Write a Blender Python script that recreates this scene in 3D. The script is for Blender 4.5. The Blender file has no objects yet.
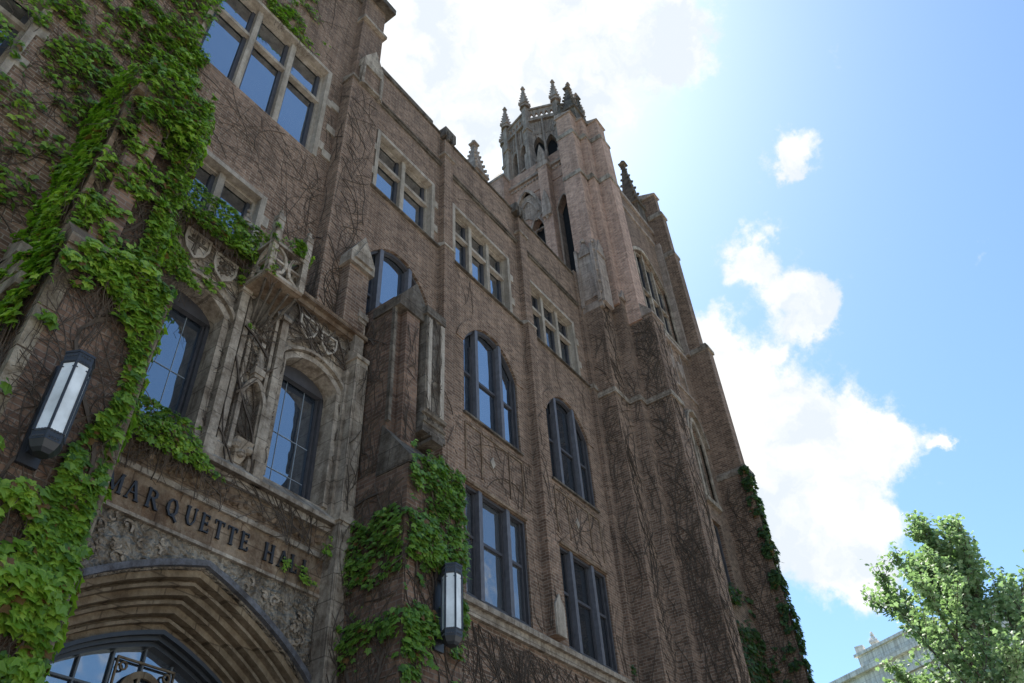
import bpy, math, random
from mathutils import Vector, Matrix, noise
R = math.radians
C = bpy.context.scene
COL = C.collection
# ------------------------------------------------------------------ camera, sky, sun, exposure
cam = bpy.data.objects.new('camera', bpy.data.cameras.new('camera')); COL.objects.link(cam)
cam.data.sensor_width = 36.0; cam.data.lens = 796.0/1024*36
cam.data.clip_start = .05; cam.data.clip_end = 3000
rx = Vector((0.58827731, -0.80710285, -0.05014775)); up = Vector((-0.52327662, -0.42721646, 0.73733824)); fw = Vector((0.61653174, 0.40751821, 0.6736598))
M4 = Matrix((rx, up, -fw)).transposed().to_4x4(); M4.translation = Vector((0, -8, 1.6))
cam.matrix_world = M4
C.camera = cam
SUN = Vector((0.2589, 0.3386, 0.9046)).normalized()
EXPOSURE = 1.05
C.view_settings.view_transform = 'Standard'; C.view_settings.look = 'None'
C.view_settings.gamma = 1; C.view_settings.use_curve_mapping = False
C.view_settings.exposure = EXPOSURE
W = bpy.data.worlds.new('World'); C.world = W; W.use_nodes = True
nt = W.node_tree; nt.nodes.clear()
def wn(t, **k):
    n = nt.nodes.new(t)
    for a, b in k.items(): setattr(n, a, b)
    return n
def wm(op, a, b=None, c=None):
    n = wn('ShaderNodeMath', operation=op)
    for i, v in enumerate((a, b, c)):
        if v is None: continue
        if isinstance(v, (int, float)): n.inputs[i].default_value = v
        else: nt.links.new(v, n.inputs[i])
    return n.outputs[0]
sky = wn('ShaderNodeTexSky', sky_type='NISHITA', sun_disc=False)
sky.sun_elevation = math.asin(SUN.z); sky.sun_rotation = math.atan2(SUN.x, SUN.y)
sky.air_density = 1.0; sky.dust_density = 1.2; sky.ozone_density = 1.6
tc = wn('ShaderNodeTexCoord'); vec = wn('ShaderNodeVectorMath', operation='NORMALIZE')
nt.links.new(tc.outputs['Generated'], vec.inputs[0])
def wnoise(v, scale, detail, rough=.6):
    n = wn('ShaderNodeTexNoise'); n.inputs['Scale'].default_value = scale; n.inputs['Detail'].default_value = detail
    n.inputs['Roughness'].default_value = rough; nt.links.new(v, n.inputs['Vector']); return n
n1 = wnoise(vec.outputs[0], 14, 6, .62)
off = wn('ShaderNodeVectorMath', operation='SUBTRACT'); nt.links.new(n1.outputs['Color'], off.inputs[0]); off.inputs[1].default_value = (.5, .5, .5)
mul = wn('ShaderNodeVectorMath', operation='SCALE'); nt.links.new(off.outputs[0], mul.inputs[0]); mul.inputs['Scale'].default_value = .10
wv = wn('ShaderNodeVectorMath', operation='ADD'); nt.links.new(vec.outputs[0], wv.inputs[0]); nt.links.new(mul.outputs[0], wv.inputs[1])
wv2 = wn('ShaderNodeVectorMath', operation='NORMALIZE'); nt.links.new(wv.outputs[0], wv2.inputs[0])
CLOUDS = [(0.4337, 0.1344, 0.891, 0.0972, 1), (0.4045, 0.2281, 0.8856, 0.0808, 1), (0.3402, 0.297, 0.8922, 0.0905, 1), (0.5046, 0.067, 0.8608, 0.0365, 1), (0.3631, 0.3776, 0.8518, 0.0517, 0.8), (0.446, 0.3214, 0.8353, 0.0657, 0.7), (0.499, 0.1952, 0.8443, 0.0534, 0.7), (0.6513, 0.0156, 0.7586, 0.0295, 1), (0.6635, 0.041, 0.7471, 0.0172, 0.9), (0.7, 0.1161, 0.7046, 0.0305, 1), (0.7406, 0.0973, 0.6648, 0.0366, 1), (0.7722, 0.0869, 0.6294, 0.0247, 0.9), (0.7604, 0.065, 0.6462, 0.0225, 0.9), (0.7721, 0.1355, 0.6208, 0.0138, 0.7), (0.7304, 0.1998, 0.6532, 0.0356, 1), (0.7713, 0.2048, 0.6027, 0.0578, 1), (0.8174, 0.1679, 0.5511, 0.0681, 1), (0.85, 0.1125, 0.5146, 0.0523, 1), (0.8684, 0.0692, 0.491, 0.0323, 1), (0.8748, 0.03, 0.4835, 0.0099, 0.8), (0.875, 0.1989, 0.4414, 0.0634, 1), (0.9027, 0.1576, 0.4004, 0.0408, 1), (0.8927, 0.1135, 0.4361, 0.0296, 0.9), (0.839, 0.217, 0.4989, 0.0649, 1), (0.9162, 0.156, 0.3692, 0.0284, 0.7), (0.775, -0.1037, 0.6233, 0.012, 0.34), (0.5818, -0.0618, 0.811, 0.012, 0.34), (0.4873, 0.0495, 0.8718, 0.0338, 0.8),
          (0.70, -0.62, 0.36, .12, .9), (0.85, -0.40, 0.22, .10, .9), (-0.3, -0.8, 0.30, .15, .9), (0.25, -0.9, 0.25, .12, .8), (-.6, -.6, .5, .16, .9), (-.1, -.85, .55, .09, .8), (.5, -.8, .2, .16, .9), (-0.7, 0.3, 0.5, .2, .9), (.1, .8, .5, .2, .9)]  # out-of-view clouds: some reflect in windows, others added to brighten the facade
acc = None
for x, y, z, r, w in CLOUDS:
    l = math.sqrt(x*x+y*y+z*z)
    d = wn('ShaderNodeVectorMath', operation='DOT_PRODUCT'); nt.links.new(wv2.outputs[0], d.inputs[0]); d.inputs[1].default_value = (x/l, y/l, z/l)
    e = wm('SUBTRACT', d.outputs['Value'], 1.0)
    e = wm('MULTIPLY', e, 1.0/(1-math.cos(r)))
    e = wm('EXPONENT', e)
    e = wm('MULTIPLY', e, w)
    acc = e if acc is None else wm('ADD', acc, e)
n2 = wnoise(vec.outputs[0], 30, 8, .65)
f = wm('ADD', acc, wm('MULTIPLY', wm('SUBTRACT', n2.outputs['Fac'], .5), 1.5))
mr = wn('ShaderNodeMapRange', interpolation_type='SMOOTHSTEP'); nt.links.new(f, mr.inputs['Value'])
mr.inputs['From Min'].default_value = .28; mr.inputs['From Max'].default_value = .92
n3 = wnoise(wv2.outputs[0], 11, 7, .6)
shade = wn('ShaderNodeValToRGB'); nt.links.new(n3.outputs['Fac'], shade.inputs[0])
shade.color_ramp.elements[0].position = .38; shade.color_ramp.elements[0].color = (4.15, 4.5, 4.9, 1)
shade.color_ramp.elements[1].position = .56; shade.color_ramp.elements[1].color = (5.4, 5.4, 5.4, 1)
# thin bright veil of haze round the sun
ds = wn('ShaderNodeVectorMath', operation='DOT_PRODUCT'); nt.links.new(vec.outputs[0], ds.inputs[0]); ds.inputs[1].default_value = SUN
halo = wm('EXPONENT', wm('MULTIPLY', wm('SUBTRACT', ds.outputs['Value'], 1.0), 20.0))
veil = wn('ShaderNodeMix', data_type='RGBA', blend_type='MIX')
nt.links.new(wm('MULTIPLY', halo, .9), veil.inputs['Factor']); 
gain = wn('ShaderNodeMix', data_type='RGBA', blend_type='MULTIPLY'); gain.inputs['Factor'].default_value = 1
nt.links.new(sky.outputs[0], gain.inputs['A']); gain.inputs['B'].default_value = (.90, 1.12, 1.24, 1)
nt.links.new(gain.outputs['Result'], veil.inputs['A']); veil.inputs['B'].default_value = (4.7, 5.0, 5.3, 1)
mx = wn('ShaderNodeMix', data_type='RGBA'); nt.links.new(mr.outputs[0], mx.inputs['Factor'])
nt.links.new(veil.outputs['Result'], mx.inputs['A']); nt.links.new(shade.outputs[0], mx.inputs['B'])
bg = wn('ShaderNodeBackground'); bg.inputs['Strength'].default_value = .10; nt.links.new(mx.outputs['Result'], bg.inputs['Color'])
wo = wn('ShaderNodeOutputWorld'); nt.links.new(bg.outputs[0], wo.inputs['Surface'])
sl = bpy.data.lights.new('sun', 'SUN'); sl.energy = 5.0; sl.angle = R(.53); sl.color = (1, .95, .87)
so = bpy.data.objects.new('sun', sl); COL.objects.link(so); so.rotation_euler = SUN.to_track_quat('Z', 'Y').to_euler(); so.location = (20, 20, 60)

# ------------------------------------------------------------------ materials
class Mt:
    def __init__(s, name, rough=.8, spec=.3):
        s.m = bpy.data.materials.new(name); s.m.use_nodes = True; s.t = s.m.node_tree
        s.b = s.t.nodes['Principled BSDF']; s.b.inputs['Roughness'].default_value = rough
        s.b.inputs['Specular IOR Level'].default_value = spec
        g = s.n('ShaderNodeNewGeometry'); s.pos = g.outputs['Position']
    def n(s, t, **k):
        n = s.t.nodes.new(t)
        for a, b in k.items(): setattr(n, a, b)
        return n
    def l(s, a, b): s.t.links.new(a, b)
    def noise(s, scale, detail=4, rough=.6, vec=None, out='Fac'):
        n = s.n('ShaderNodeTexNoise'); n.inputs['Scale'].default_value = scale; n.inputs['Detail'].default_value = detail
        n.inputs['Roughness'].default_value = rough; s.l(vec or s.pos, n.inputs['Vector']); return n.outputs[out]
    def ramp(s, f, stops):
        r = s.n('ShaderNodeValToRGB'); s.l(f, r.inputs[0]); e = r.color_ramp.elements
        while len(e) < len(stops): e.new(.5)
        for el, (p, c) in zip(e, stops): el.position = p; el.color = (*c, 1) if len(c) == 3 else c
        return r.outputs[0]
    def mix(s, f, a, b, blend='MIX'):
        n = s.n('ShaderNodeMix', data_type='RGBA', blend_type=blend)
        for v, k in ((f, 'Factor'), (a, 'A'), (b, 'B')):
            if isinstance(v, (int, float)): n.inputs[k].default_value = v
            elif isinstance(v, tuple): n.inputs[k].default_value = (*v, 1)
            else: s.l(v, n.inputs[k])
        return n.outputs['Result']
    def math(s, op, a, b):
        n = s.n('ShaderNodeMath', operation=op)
        for i, v in enumerate((a, b)):
            if isinstance(v, (int, float)): n.inputs[i].default_value = v
            else: s.l(v, n.inputs[i])
        return n.outputs[0]
    def uvz(s):
        sp = s.n('ShaderNodeSeparateXYZ'); s.l(s.pos, sp.inputs[0])
        cb = s.n('ShaderNodeCombineXYZ'); s.l(s.math('ADD', sp.outputs[0], sp.outputs[1]), cb.inputs[0]); s.l(sp.outputs[2], cb.inputs[1]); return cb.outputs[0]
    def bump(s, h, dist=.01, st=.6):
        b = s.n('ShaderNodeBump'); b.inputs['Distance'].default_value = dist; b.inputs['Strength'].default_value = st; s.l(h, b.inputs['Height']); s.l(b.outputs[0], s.b.inputs['Normal'])
    def col(s, c):
        if isinstance(c, tuple): s.b.inputs['Base Color'].default_value = (*c, 1)
        else: s.l(c, s.b.inputs['Base Color'])
        return s.m
def brick_mat(name, c1, c2, mort, vines=.5, stain=.5):
    a = Mt(name, .9, .15); uv = a.uvz()
    b = a.n('ShaderNodeTexBrick'); a.l(uv, b.inputs['Vector']); b.inputs['Scale'].default_value = 1
    b.inputs['Brick Width'].default_value = .21; b.inputs['Row Height'].default_value = .068; b.inputs['Mortar Size'].default_value = .009
    b.inputs['Mortar Smooth'].default_value = .3; b.inputs['Bias'].default_value = -.1
    b.inputs['Color1'].default_value = (*c1, 1); b.inputs['Color2'].default_value = (*c2, 1); b.inputs['Mortar'].default_value = (*mort, 1)
    # a second set of odd dark and pale headers
    b2 = a.n('ShaderNodeTexBrick'); a.l(uv, b2.inputs['Vector']); b2.inputs['Scale'].default_value = 1; b2.offset_frequency = 3
    b2.inputs['Brick Width'].default_value = .105; b2.inputs['Row Height'].default_value = .068; b2.inputs['Mortar Size'].default_value = 0
    b2.inputs['Color1'].default_value = (.7, .7, .72, 1); b2.inputs['Color2'].default_value = (1.25, 1.22, 1.2, 1); b2.inputs['Bias'].default_value = 0
    c = a.mix(.75, b.outputs['Color'], b2.outputs['Color'], 'MULTIPLY')
    st = a.ramp(a.noise(.55, 5, .65), [(.3, (.62, .6, .6)), (.65, (1.15, 1.1, 1.08))])
    c = a.mix(stain, c, st, 'MULTIPLY')
    sv = a.n('ShaderNodeVectorMath', operation='MULTIPLY'); a.l(a.pos, sv.inputs[0]); sv.inputs[1].default_value = (3.2, 3.2, .22)
    c = a.mix(.55, c, a.ramp(a.noise(1.0, 5, .6, vec=sv.outputs[0]), [(.36, (.58, .56, .55)), (.56, (1.1, 1.1, 1.1))]), 'MULTIPLY')
    sm = a.ramp(a.noise(6, 5, .7), [(.3, (.7, .68, .68)), (.7, (1.2, 1.2, 1.2))]); c = a.mix(.4, c, sm, 'MULTIPLY')
    if vines:     # dried tendril marks clinging to the brick
        w = a.n('ShaderNodeTexWave', wave_type='BANDS', bands_direction='X'); a.l(a.pos, w.inputs['Vector'])
        v1 = a.n('ShaderNodeTexVoronoi', feature='DISTANCE_TO_EDGE'); v1.inputs['Scale'].default_value = 2.2
        ds = a.n('ShaderNodeVectorMath', operation='MULTIPLY_ADD'); a.l(a.noise(1.6, 5, .7, out='Color'), ds.inputs[0]); ds.inputs[1].default_value = (1.4, 1.4, 1.4)
        sc = a.n('ShaderNodeVectorMath', operation='MULTIPLY'); a.l(a.pos, sc.inputs[0]); sc.inputs[1].default_value = (1.4, 1.4, .8); a.l(sc.outputs[0], ds.inputs[2])
        a.l(ds.outputs[0], v1.inputs['Vector'])
        ln = a.ramp(v1.outputs['Distance'], [(.012, (1, 1, 1)), (.035, (0, 0, 0))])
        msk = a.ramp(a.noise(.5, 3), [(.42, (0, 0, 0)), (.56, (1, 1, 1))])
        f = a.math('MULTIPLY', a.math('MULTIPLY', ln, msk), vines)
        c = a.mix(f, c, (.06, .045, .035))
    h = a.math('ADD', a.math('MULTIPLY', b.outputs['Fac'], -1.0), a.math('MULTIPLY', a.noise(40, 3), .35)); a.bump(h, .010, .7)
    return a.col(c)
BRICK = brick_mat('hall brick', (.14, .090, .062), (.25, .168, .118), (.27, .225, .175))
TBRICK = brick_mat('hazed tower brick', (.335, .215, .158), (.46, .305, .232), (.43, .355, .29), vines=.2, stain=.5)  # albedo raised pale and pink to carry glare haze over the tower
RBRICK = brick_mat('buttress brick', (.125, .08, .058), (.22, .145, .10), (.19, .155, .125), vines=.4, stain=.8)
def stone_mat(name, a_, b_, stain=(.25, .2, .16), amt=.7, bumpd=.02, joints=True, carve=0):
    a = Mt(name, .88, .2)
    c = a.ramp(a.noise(1.3, 6, .7), [(.3, a_), (.7, b_)])
    c = a.mix(amt, c, a.ramp(a.noise(4.5, 7, .75), [(.38, stain), (.58, (1, 1, 1))]), 'MULTIPLY')
    c = a.mix(.5, c, a.ramp(a.noise(28, 4, .7), [(.3, (.65, .65, .65)), (.7, (1.25, 1.25, 1.25))]), 'MULTIPLY')
    h = a.noise(9, 6, .7)
    sv = a.n('ShaderNodeVectorMath', operation='MULTIPLY'); a.l(a.pos, sv.inputs[0]); sv.inputs[1].default_value = (6, 6, .5)
    c = a.mix(.6, c, a.ramp(a.noise(1.0, 5, .65, vec=sv.outputs[0]), [(.38, (.5, .46, .42)), (.56, (1.08, 1.08, 1.08))]), 'MULTIPLY')
    if joints:
        b = a.n('ShaderNodeTexBrick'); a.l(a.uvz(), b.inputs['Vector']); b.inputs['Scale'].default_value = 1
        b.inputs['Brick Width'].default_value = .75; b.inputs['Row Height'].default_value = .36; b.inputs['Mortar Size'].default_value = .009
        b.inputs['Color1'].default_value = (.85, .85, .85, 1); b.inputs['Color2'].default_value = (1.1, 1.08, 1.05, 1); b.inputs['Mortar'].default_value = (.45, .42, .4, 1)
        c = a.mix(.8, c, b.outputs['Color'], 'MULTIPLY')
    if carve:
        v = a.n('ShaderNodeTexVoronoi', feature='SMOOTH_F1'); v.inputs['Scale'].default_value = carve
        ds = a.n('ShaderNodeVectorMath', operation='ADD'); a.l(a.noise(3, 3, out='Color'), ds.inputs[0]); a.l(a.pos, ds.inputs[1]); a.l(ds.outputs[0], v.inputs['Vector'])
        h = a.math('ADD', h, a.math('MULTIPLY', v.outputs['Distance'], 3.0))
    a.bump(h, bumpd, .9)
    return a.col(c)
STONE = stone_mat('weathered limestone', (.24, .20, .16), (.42, .365, .295))
CARVE = stone_mat('carved limestone', (.20, .165, .13), (.38, .33, .26), carve=7, bumpd=.07, joints=False)
RUST = stone_mat('rust stained limestone', (.15, .105, .07), (.29, .225, .16), stain=(.35, .22, .14))
PORTAL = stone_mat('portal arch limestone', (.17, .125, .08), (.27, .215, .15), stain=(.5, .42, .35), amt=.6)
SLATE = stone_mat('blue grey hood stone', (.11, .11, .125), (.17, .17, .18), joints=False)
TSTONE = stone_mat('tower limestone', (.26, .21, .175), (.40, .335, .285), stain=(.5, .46, .43), amt=.6)
TRIM = stone_mat('window limestone trim', (.27, .235, .19), (.40, .35, .29), stain=(.6, .55, .5), amt=.5, joints=False)
WHITE = stone_mat('pale limestone', (.45, .42, .38), (.6, .57, .52), stain=(.8, .77, .73), amt=.4, joints=False)
DKSTONE = stone_mat('dark limestone', (.085, .072, .058), (.21, .18, .145), bumpd=.04)  # darker limestone tone for copings, caps, corbel and pinnacles
QUOIN = stone_mat('grimy quoin stone', (.17, .14, .10), (.33, .28, .21), stain=(.3, .24, .17), amt=.8, joints=False)
def flat(name, c, rough=.6, spec=.3, metal=0, var=.25, sc=8):
    a = Mt(name, rough, spec); a.b.inputs['Metallic'].default_value = metal
    k = a.ramp(a.noise(sc, 5, .65), [(.3, tuple(v*(1-var) for v in c)), (.7, tuple(v*(1+var) for v in c))]); return a.col(k)
TIMBER = flat('painted timber frame', (.05, .048, .052), .55)
TIMBERL = flat('grey painted mullion', (.10, .10, .112), .55)
IRON = flat('black iron', (.022, .023, .026), .45, .5)
LETTER = flat('dark bronze lettering', (.02, .02, .022), .5, .4)
LEAD = flat('lead came', (.10, .11, .12), .6)
PALELEAD = flat('pale lead came', (.3, .34, .38), .6)
DARK = flat('louvre dark', (.02, .022, .024), .9, .1)  # flat near-black painting the unlit inside of the tower openings
ROOF = flat('roof felt', (.06, .06, .06), .9)
def opal():
    a = Mt('frosted lamp glass', .35, .4); 
    return a.col(a.ramp(a.noise(4, 5), [(.3, (.50, .51, .49)), (.6, (.74, .76, .75))]))
OPAL = opal()
def glass(name, body, refl, tint=(.86, .91, .95)):
    m = bpy.data.materials.new(name); m.use_nodes = True; t = m.node_tree; t.nodes.clear()
    N = t.nodes.new; L = t.links.new
    d = N('ShaderNodeBsdfPrincipled'); d.inputs['Base Color'].default_value = (*body, 1); d.inputs['Roughness'].default_value = .5; d.inputs['Specular IOR Level'].default_value = .1
    g = N('ShaderNodeBsdfGlossy'); g.inputs['Roughness'].default_value = .03; g.inputs['Color'].default_value = (*tint, 1)
    ge = N('ShaderNodeNewGeometry'); no = N('ShaderNodeTexNoise'); no.inputs['Scale'].default_value = 1.1; no.inputs['Detail'].default_value = 2
    L(ge.outputs['Position'], no.inputs['Vector']); b = N('ShaderNodeBump'); b.inputs['Strength'].default_value = .45; b.inputs['Distance'].default_value = .035
    L(no.outputs['Fac'], b.inputs['Height']); L(b.outputs[0], g.inputs['Normal'])
    fr = N('ShaderNodeFresnel'); fr.inputs['IOR'].default_value = 1.5
    mm = N('ShaderNodeMath'); mm.operation = 'ADD'; mm.inputs[1].default_value = refl; L(fr.outputs[0], mm.inputs[0])
    x = N('ShaderNodeMixShader'); L(mm.outputs[0], x.inputs[0]); L(d.outputs[0], x.inputs[1]); L(g.outputs[0], x.inputs[2])
    o = N('ShaderNodeOutputMaterial'); L(x.outputs[0], o.inputs[0]); return m
GLASS = glass('window glass', (.012, .016, .022), .32)
GLASSD = glass('dim window glass', (.014, .015, .017), .06)
GLASSM = glass('mid reflective window glass', (.05, .055, .06), .16)  # paler body for a curtained window, reflectivity between the other two
GLASSL = glass('leaded window glass', (.02, .03, .045), .30)
def leaf_mat(name, lo, mid, hi, thru=(1.6, 1.9, .7)):
    a = Mt(name, .45, .35)
    at = a.n('ShaderNodeAttribute', attribute_name='tone')
    tf = a.math('MULTIPLY', at.outputs['Fac'], .6)
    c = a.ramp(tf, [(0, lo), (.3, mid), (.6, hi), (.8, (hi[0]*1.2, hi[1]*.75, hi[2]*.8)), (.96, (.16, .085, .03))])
    a.col(c); b = a.b
    tr = a.n('ShaderNodeBsdfTranslucent'); mc = a.mix(1.0, c, thru, 'MULTIPLY'); a.l(mc, tr.inputs['Color'])
    x = a.n('ShaderNodeMixShader'); x.inputs[0].default_value = .38; a.l(b.outputs[0], x.inputs[1]); a.l(tr.outputs[0], x.inputs[2])
    out = [n for n in a.t.nodes if n.type == 'OUTPUT_MATERIAL'][0]; a.l(x.outputs[0], out.inputs[0])
    return a.m
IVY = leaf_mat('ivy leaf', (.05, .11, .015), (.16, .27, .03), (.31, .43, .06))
IVYD = leaf_mat('mid green ivy leaf', (.045, .10, .02), (.12, .22, .035), (.22, .34, .06))  # slightly deeper green tones for the right buttress ivy
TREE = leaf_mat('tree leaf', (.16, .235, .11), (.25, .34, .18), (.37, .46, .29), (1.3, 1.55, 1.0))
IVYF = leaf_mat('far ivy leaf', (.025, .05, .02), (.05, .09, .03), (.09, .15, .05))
STEM = flat('bare creeper stem', (.075, .058, .045), .9, .1)
BARK = flat('grey brown bark', (.13, .11, .09), .9, .1, var=.4)

# ------------------------------------------------------------------ mesh helpers
class MB:
    def __init__(s): s.v = []; s.f = []
    def add(s, vs, fs):
        k = len(s.v); s.v.extend([tuple(p) for p in vs]); s.f.extend([tuple(i+k for i in f) for f in fs]); return s
    def box(s, x0, x1, y0, y1, z0, z1):
        return s.add([(x0,y0,z0),(x1,y0,z0),(x1,y1,z0),(x0,y1,z0),(x0,y0,z1),(x1,y0,z1),(x1,y1,z1),(x0,y1,z1)],
              [(0,3,2,1),(4,5,6,7),(0,1,5,4),(1,2,6,5),(2,3,7,6),(3,0,4,7)])
    def hexa(s, bot, top):      # two loops of equal length
        n = len(bot)
        return s.add(list(bot)+list(top), [tuple(range(n))[::-1], tuple(range(n, 2*n))] + [(i, (i+1) % n, n+(i+1) % n, n+i) for i in range(n)])
    def wedge(s, x0, x1, y0, y1, z0, z1, lip=.04):   # weathering rising from front y0 to back y1
        return s.hexa([(x0,y0,z0),(x1,y0,z0),(x1,y1,z0),(x0,y1,z0)], [(x0,y0,z0+lip),(x1,y0,z0+lip),(x1,y1,z1),(x0,y1,z1)])
    def fbox(s, F, u0, u1, z0, z1, w0, w1):
        return s.hexa([F(u0,z0,w0),F(u1,z0,w0),F(u1,z0,w1),F(u0,z0,w1)], [F(u0,z1,w0),F(u1,z1,w0),F(u1,z1,w1),F(u0,z1,w1)])
    def prism(s, F, pts, w0, w1):
        return s.hexa([F(u,z,w0) for u,z in pts], [F(u,z,w1) for u,z in pts])
    def ring(s, F, inner, outer, w0, w1):   # open strip between two polylines, closed solid
        n = len(inner)
        vs = [F(*p, w) for w in (w1, w0) for L in (inner, outer) for p in L]
        fs = []
        for i in range(n-1):
            a, b, c, d = i, i+1, n+i+1, n+i
            fs += [(a,b,c,d), (2*n+a,2*n+d,2*n+c,2*n+b), (a,2*n+a,2*n+b,b), (d,c,2*n+c,2*n+d)]
        fs += [(0,n,3*n,2*n), (n-1,3*n-1,4*n-1,2*n-1)]
        return s.add(vs, fs)
    def tube(s, pts, rad, n=4):
        pts = [Vector(p) for p in pts]; vs = []; fs = []
        for i, p in enumerate(pts):
            d = (pts[min(i+1, len(pts)-1)]-pts[max(i-1, 0)])
            d = d.normalized() if d.length > 1e-6 else Vector((0, 0, 1))
            a = d.cross(Vector((.31, .17, .93)));  a = a.normalized() if a.length > 1e-4 else Vector((1, 0, 0)); b = d.cross(a)
            r = rad[i] if isinstance(rad, (list, tuple)) else rad
            for k in range(n):
                t = 2*math.pi*k/n; vs.append(p+a*(math.cos(t)*r)+b*(math.sin(t)*r))
        for i in range(len(pts)-1):
            for k in range(n): fs.append((i*n+k, i*n+(k+1) % n, (i+1)*n+(k+1) % n, (i+1)*n+k))
        fs.append(tuple(range(n))[::-1]); fs.append(tuple((len(pts)-1)*n+k for k in range(n)))
        return s.add(vs, fs)
    def ball(s, c, r, n=6):
        vs = [(c[0], c[1], c[2]-r)]; fs = []
        for j in range(1, 4):
            a = math.pi*j/4-math.pi/2
            for k in range(n): t = 2*math.pi*k/n; vs.append((c[0]+r*math.cos(a)*math.cos(t), c[1]+r*math.cos(a)*math.sin(t), c[2]+r*math.sin(a)))
        vs.append((c[0], c[1], c[2]+r))
        for k in range(n): fs.append((0, 1+(k+1) % n, 1+k)); fs.append((len(vs)-1, 1+2*n+k, 1+2*n+(k+1) % n))
        for j in range(2):
            for k in range(n): fs.append((1+j*n+k, 1+j*n+(k+1) % n, 1+(j+1)*n+(k+1) % n, 1+(j+1)*n+k))
        return s.add(vs, fs)
    def cut(s): s.c = getattr(s, 'c', [])+[(len(s.v), len(s.f))]; return s
    def split(s, name, mat, parent=None, off=None):
        cs = [(0, 0)]+getattr(s, 'c', []); cs = cs if cs[-1] == (len(s.v), len(s.f)) else cs+[(len(s.v), len(s.f))]; out = []
        for (v0, f0), (v1, f1) in zip(cs, cs[1:]):
            if f1 <= f0: continue
            q = MB(); q.v = s.v[v0:v1]; q.f = [tuple(i-v0 for i in f) for f in s.f[f0:f1]]; o = q.build(name, mat, parent); out.append(o)
            if off is not None: keep(o, off)
        return out
    def build(s, name, mat, parent=None, smooth=False, tone=None):
        me = bpy.data.meshes.new(name); me.from_pydata(s.v, [], s.f); me.materials.append(mat)
        if tone is not None:
            at = me.attributes.new('tone', 'FLOAT', 'FACE'); at.data.foreach_set('value', tone)
        else:
            import bmesh
            bm = bmesh.new(); bm.from_mesh(me); bmesh.ops.recalc_face_normals(bm, faces=bm.faces); bm.to_mesh(me); bm.free()
        if smooth: me.polygons.foreach_set('use_smooth', [True]*len(me.polygons))
        o = bpy.data.objects.new(name, me); COL.objects.link(o)
        if parent is not None: o.parent = parent
        return o
def tag(o, label=None, cat=None, group=None, kind=None):
    for k, v in (('label', label), ('category', cat), ('group', group), ('kind', kind)):
        if v: o[k] = v
    return o
def empty(name, label, cat, loc=(0, 0, 0), group=None):
    o = bpy.data.objects.new(name, None); COL.objects.link(o); o.empty_display_size = .3
    o.location = loc
    return tag(o, label, cat, group)
def keep(o, parent):      # mesh given in world coordinates, parent standing elsewhere
    o.parent = parent; o.matrix_parent_inverse = Matrix.Translation(-parent.location); return o
def FS(y0):   return lambda u, z, w=0: (u, y0-w, z)          # face looking to -y, u = x
def FW(x0):   return lambda u, z, w=0: (x0-w, u, z)          # face looking to -x, u = y

def topf(op):
    u0, u1, zs, kind, rise = op['u0'], op['u1'], op['z1'], op.get('kind', 'rect'), op.get('rise', 0)
    c = (u0+u1)/2; a = (u1-u0)/2
    def f(u):
        t = min(1, abs(u-c)/a)
        if kind == 'seg': return zs+rise*math.sqrt(max(0, 1-t*t))*.3+rise*.7*(1-t*t)
        if kind == 'tudor': return zs+rise*(.6*math.sqrt(max(0, 1-t*t))+.4*(1-t))
        if kind == 'point': return zs+rise*(1-t**1.55)
        return zs
    return f
def OP(u0, u1, z0, z1, kind='rect', rise=0): return dict(u0=u0, u1=u1, z0=z0, z1=z1, kind=kind, rise=rise)
def wall(m, F, u0, u1, z0, z1, ops, depth=.3):
    br = {u0, u1}
    for o in ops:
        n = 1 if o['kind'] == 'rect' else 14
        for i in range(n+1):
            t = i/n if n == 1 else .5-.5*math.cos(math.pi*i/n)
            br.add(round(o['u0']+(o['u1']-o['u0'])*t, 5))
    us = sorted(br)
    for a, b in zip(us, us[1:]):
        if b-a < 1e-4: continue
        mid = (a+b)/2; cv = sorted([o for o in ops if o['u0'] < mid < o['u1']], key=lambda o: o['z0'])
        lo = (z0, z0)
        for o in cv:
            if o['z0'] > max(lo)+1e-4: m.add([F(a, lo[0]), F(b, lo[1]), F(b, o['z0']), F(a, o['z0'])], [(0, 1, 2, 3)])
            f = topf(o); lo = (f(a), f(b))
            m.add([F(a, lo[0], 0), F(b, lo[1], 0), F(b, lo[1], -depth), F(a, lo[0], -depth)], [(0, 1, 2, 3)])
            m.add([F(a, o['z0'], 0), F(b, o['z0'], 0), F(b, o['z0'], -depth), F(a, o['z0'], -depth)], [(0, 1, 2, 3)])
        m.add([F(a, lo[0]), F(b, lo[1]), F(b, z1), F(a, z1)], [(0, 1, 2, 3)])
    for o in ops:
        f = topf(o)
        for u in (o['u0'], o['u1']): m.add([F(u, o['z0'], 0), F(u, f(u), 0), F(u, f(u), -depth), F(u, o['z0'], -depth)], [(0, 1, 2, 3)])
    return m
def arc(op, n=14, off=0):
    f = topf(op); u0, u1 = op['u0'], op['u1']; pts = []
    for i in range(n+1):
        t = .5-.5*math.cos(math.pi*i/n); pts.append((u0+(u1-u0)*t, f(u0+(u1-u0)*t)))
    if off == 0: return pts
    out = []
    for i, (u, z) in enumerate(pts):
        a = pts[max(0, i-1)]; b = pts[min(n, i+1)]; dx, dz = b[0]-a[0], b[1]-a[1]; l = math.hypot(dx, dz)
        if i == 0: out.append((u-off, z)); continue
        if i == n: out.append((u+off, z)); continue
        out.append((u-dz/l*off, z+dx/l*off))
    return out
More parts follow.
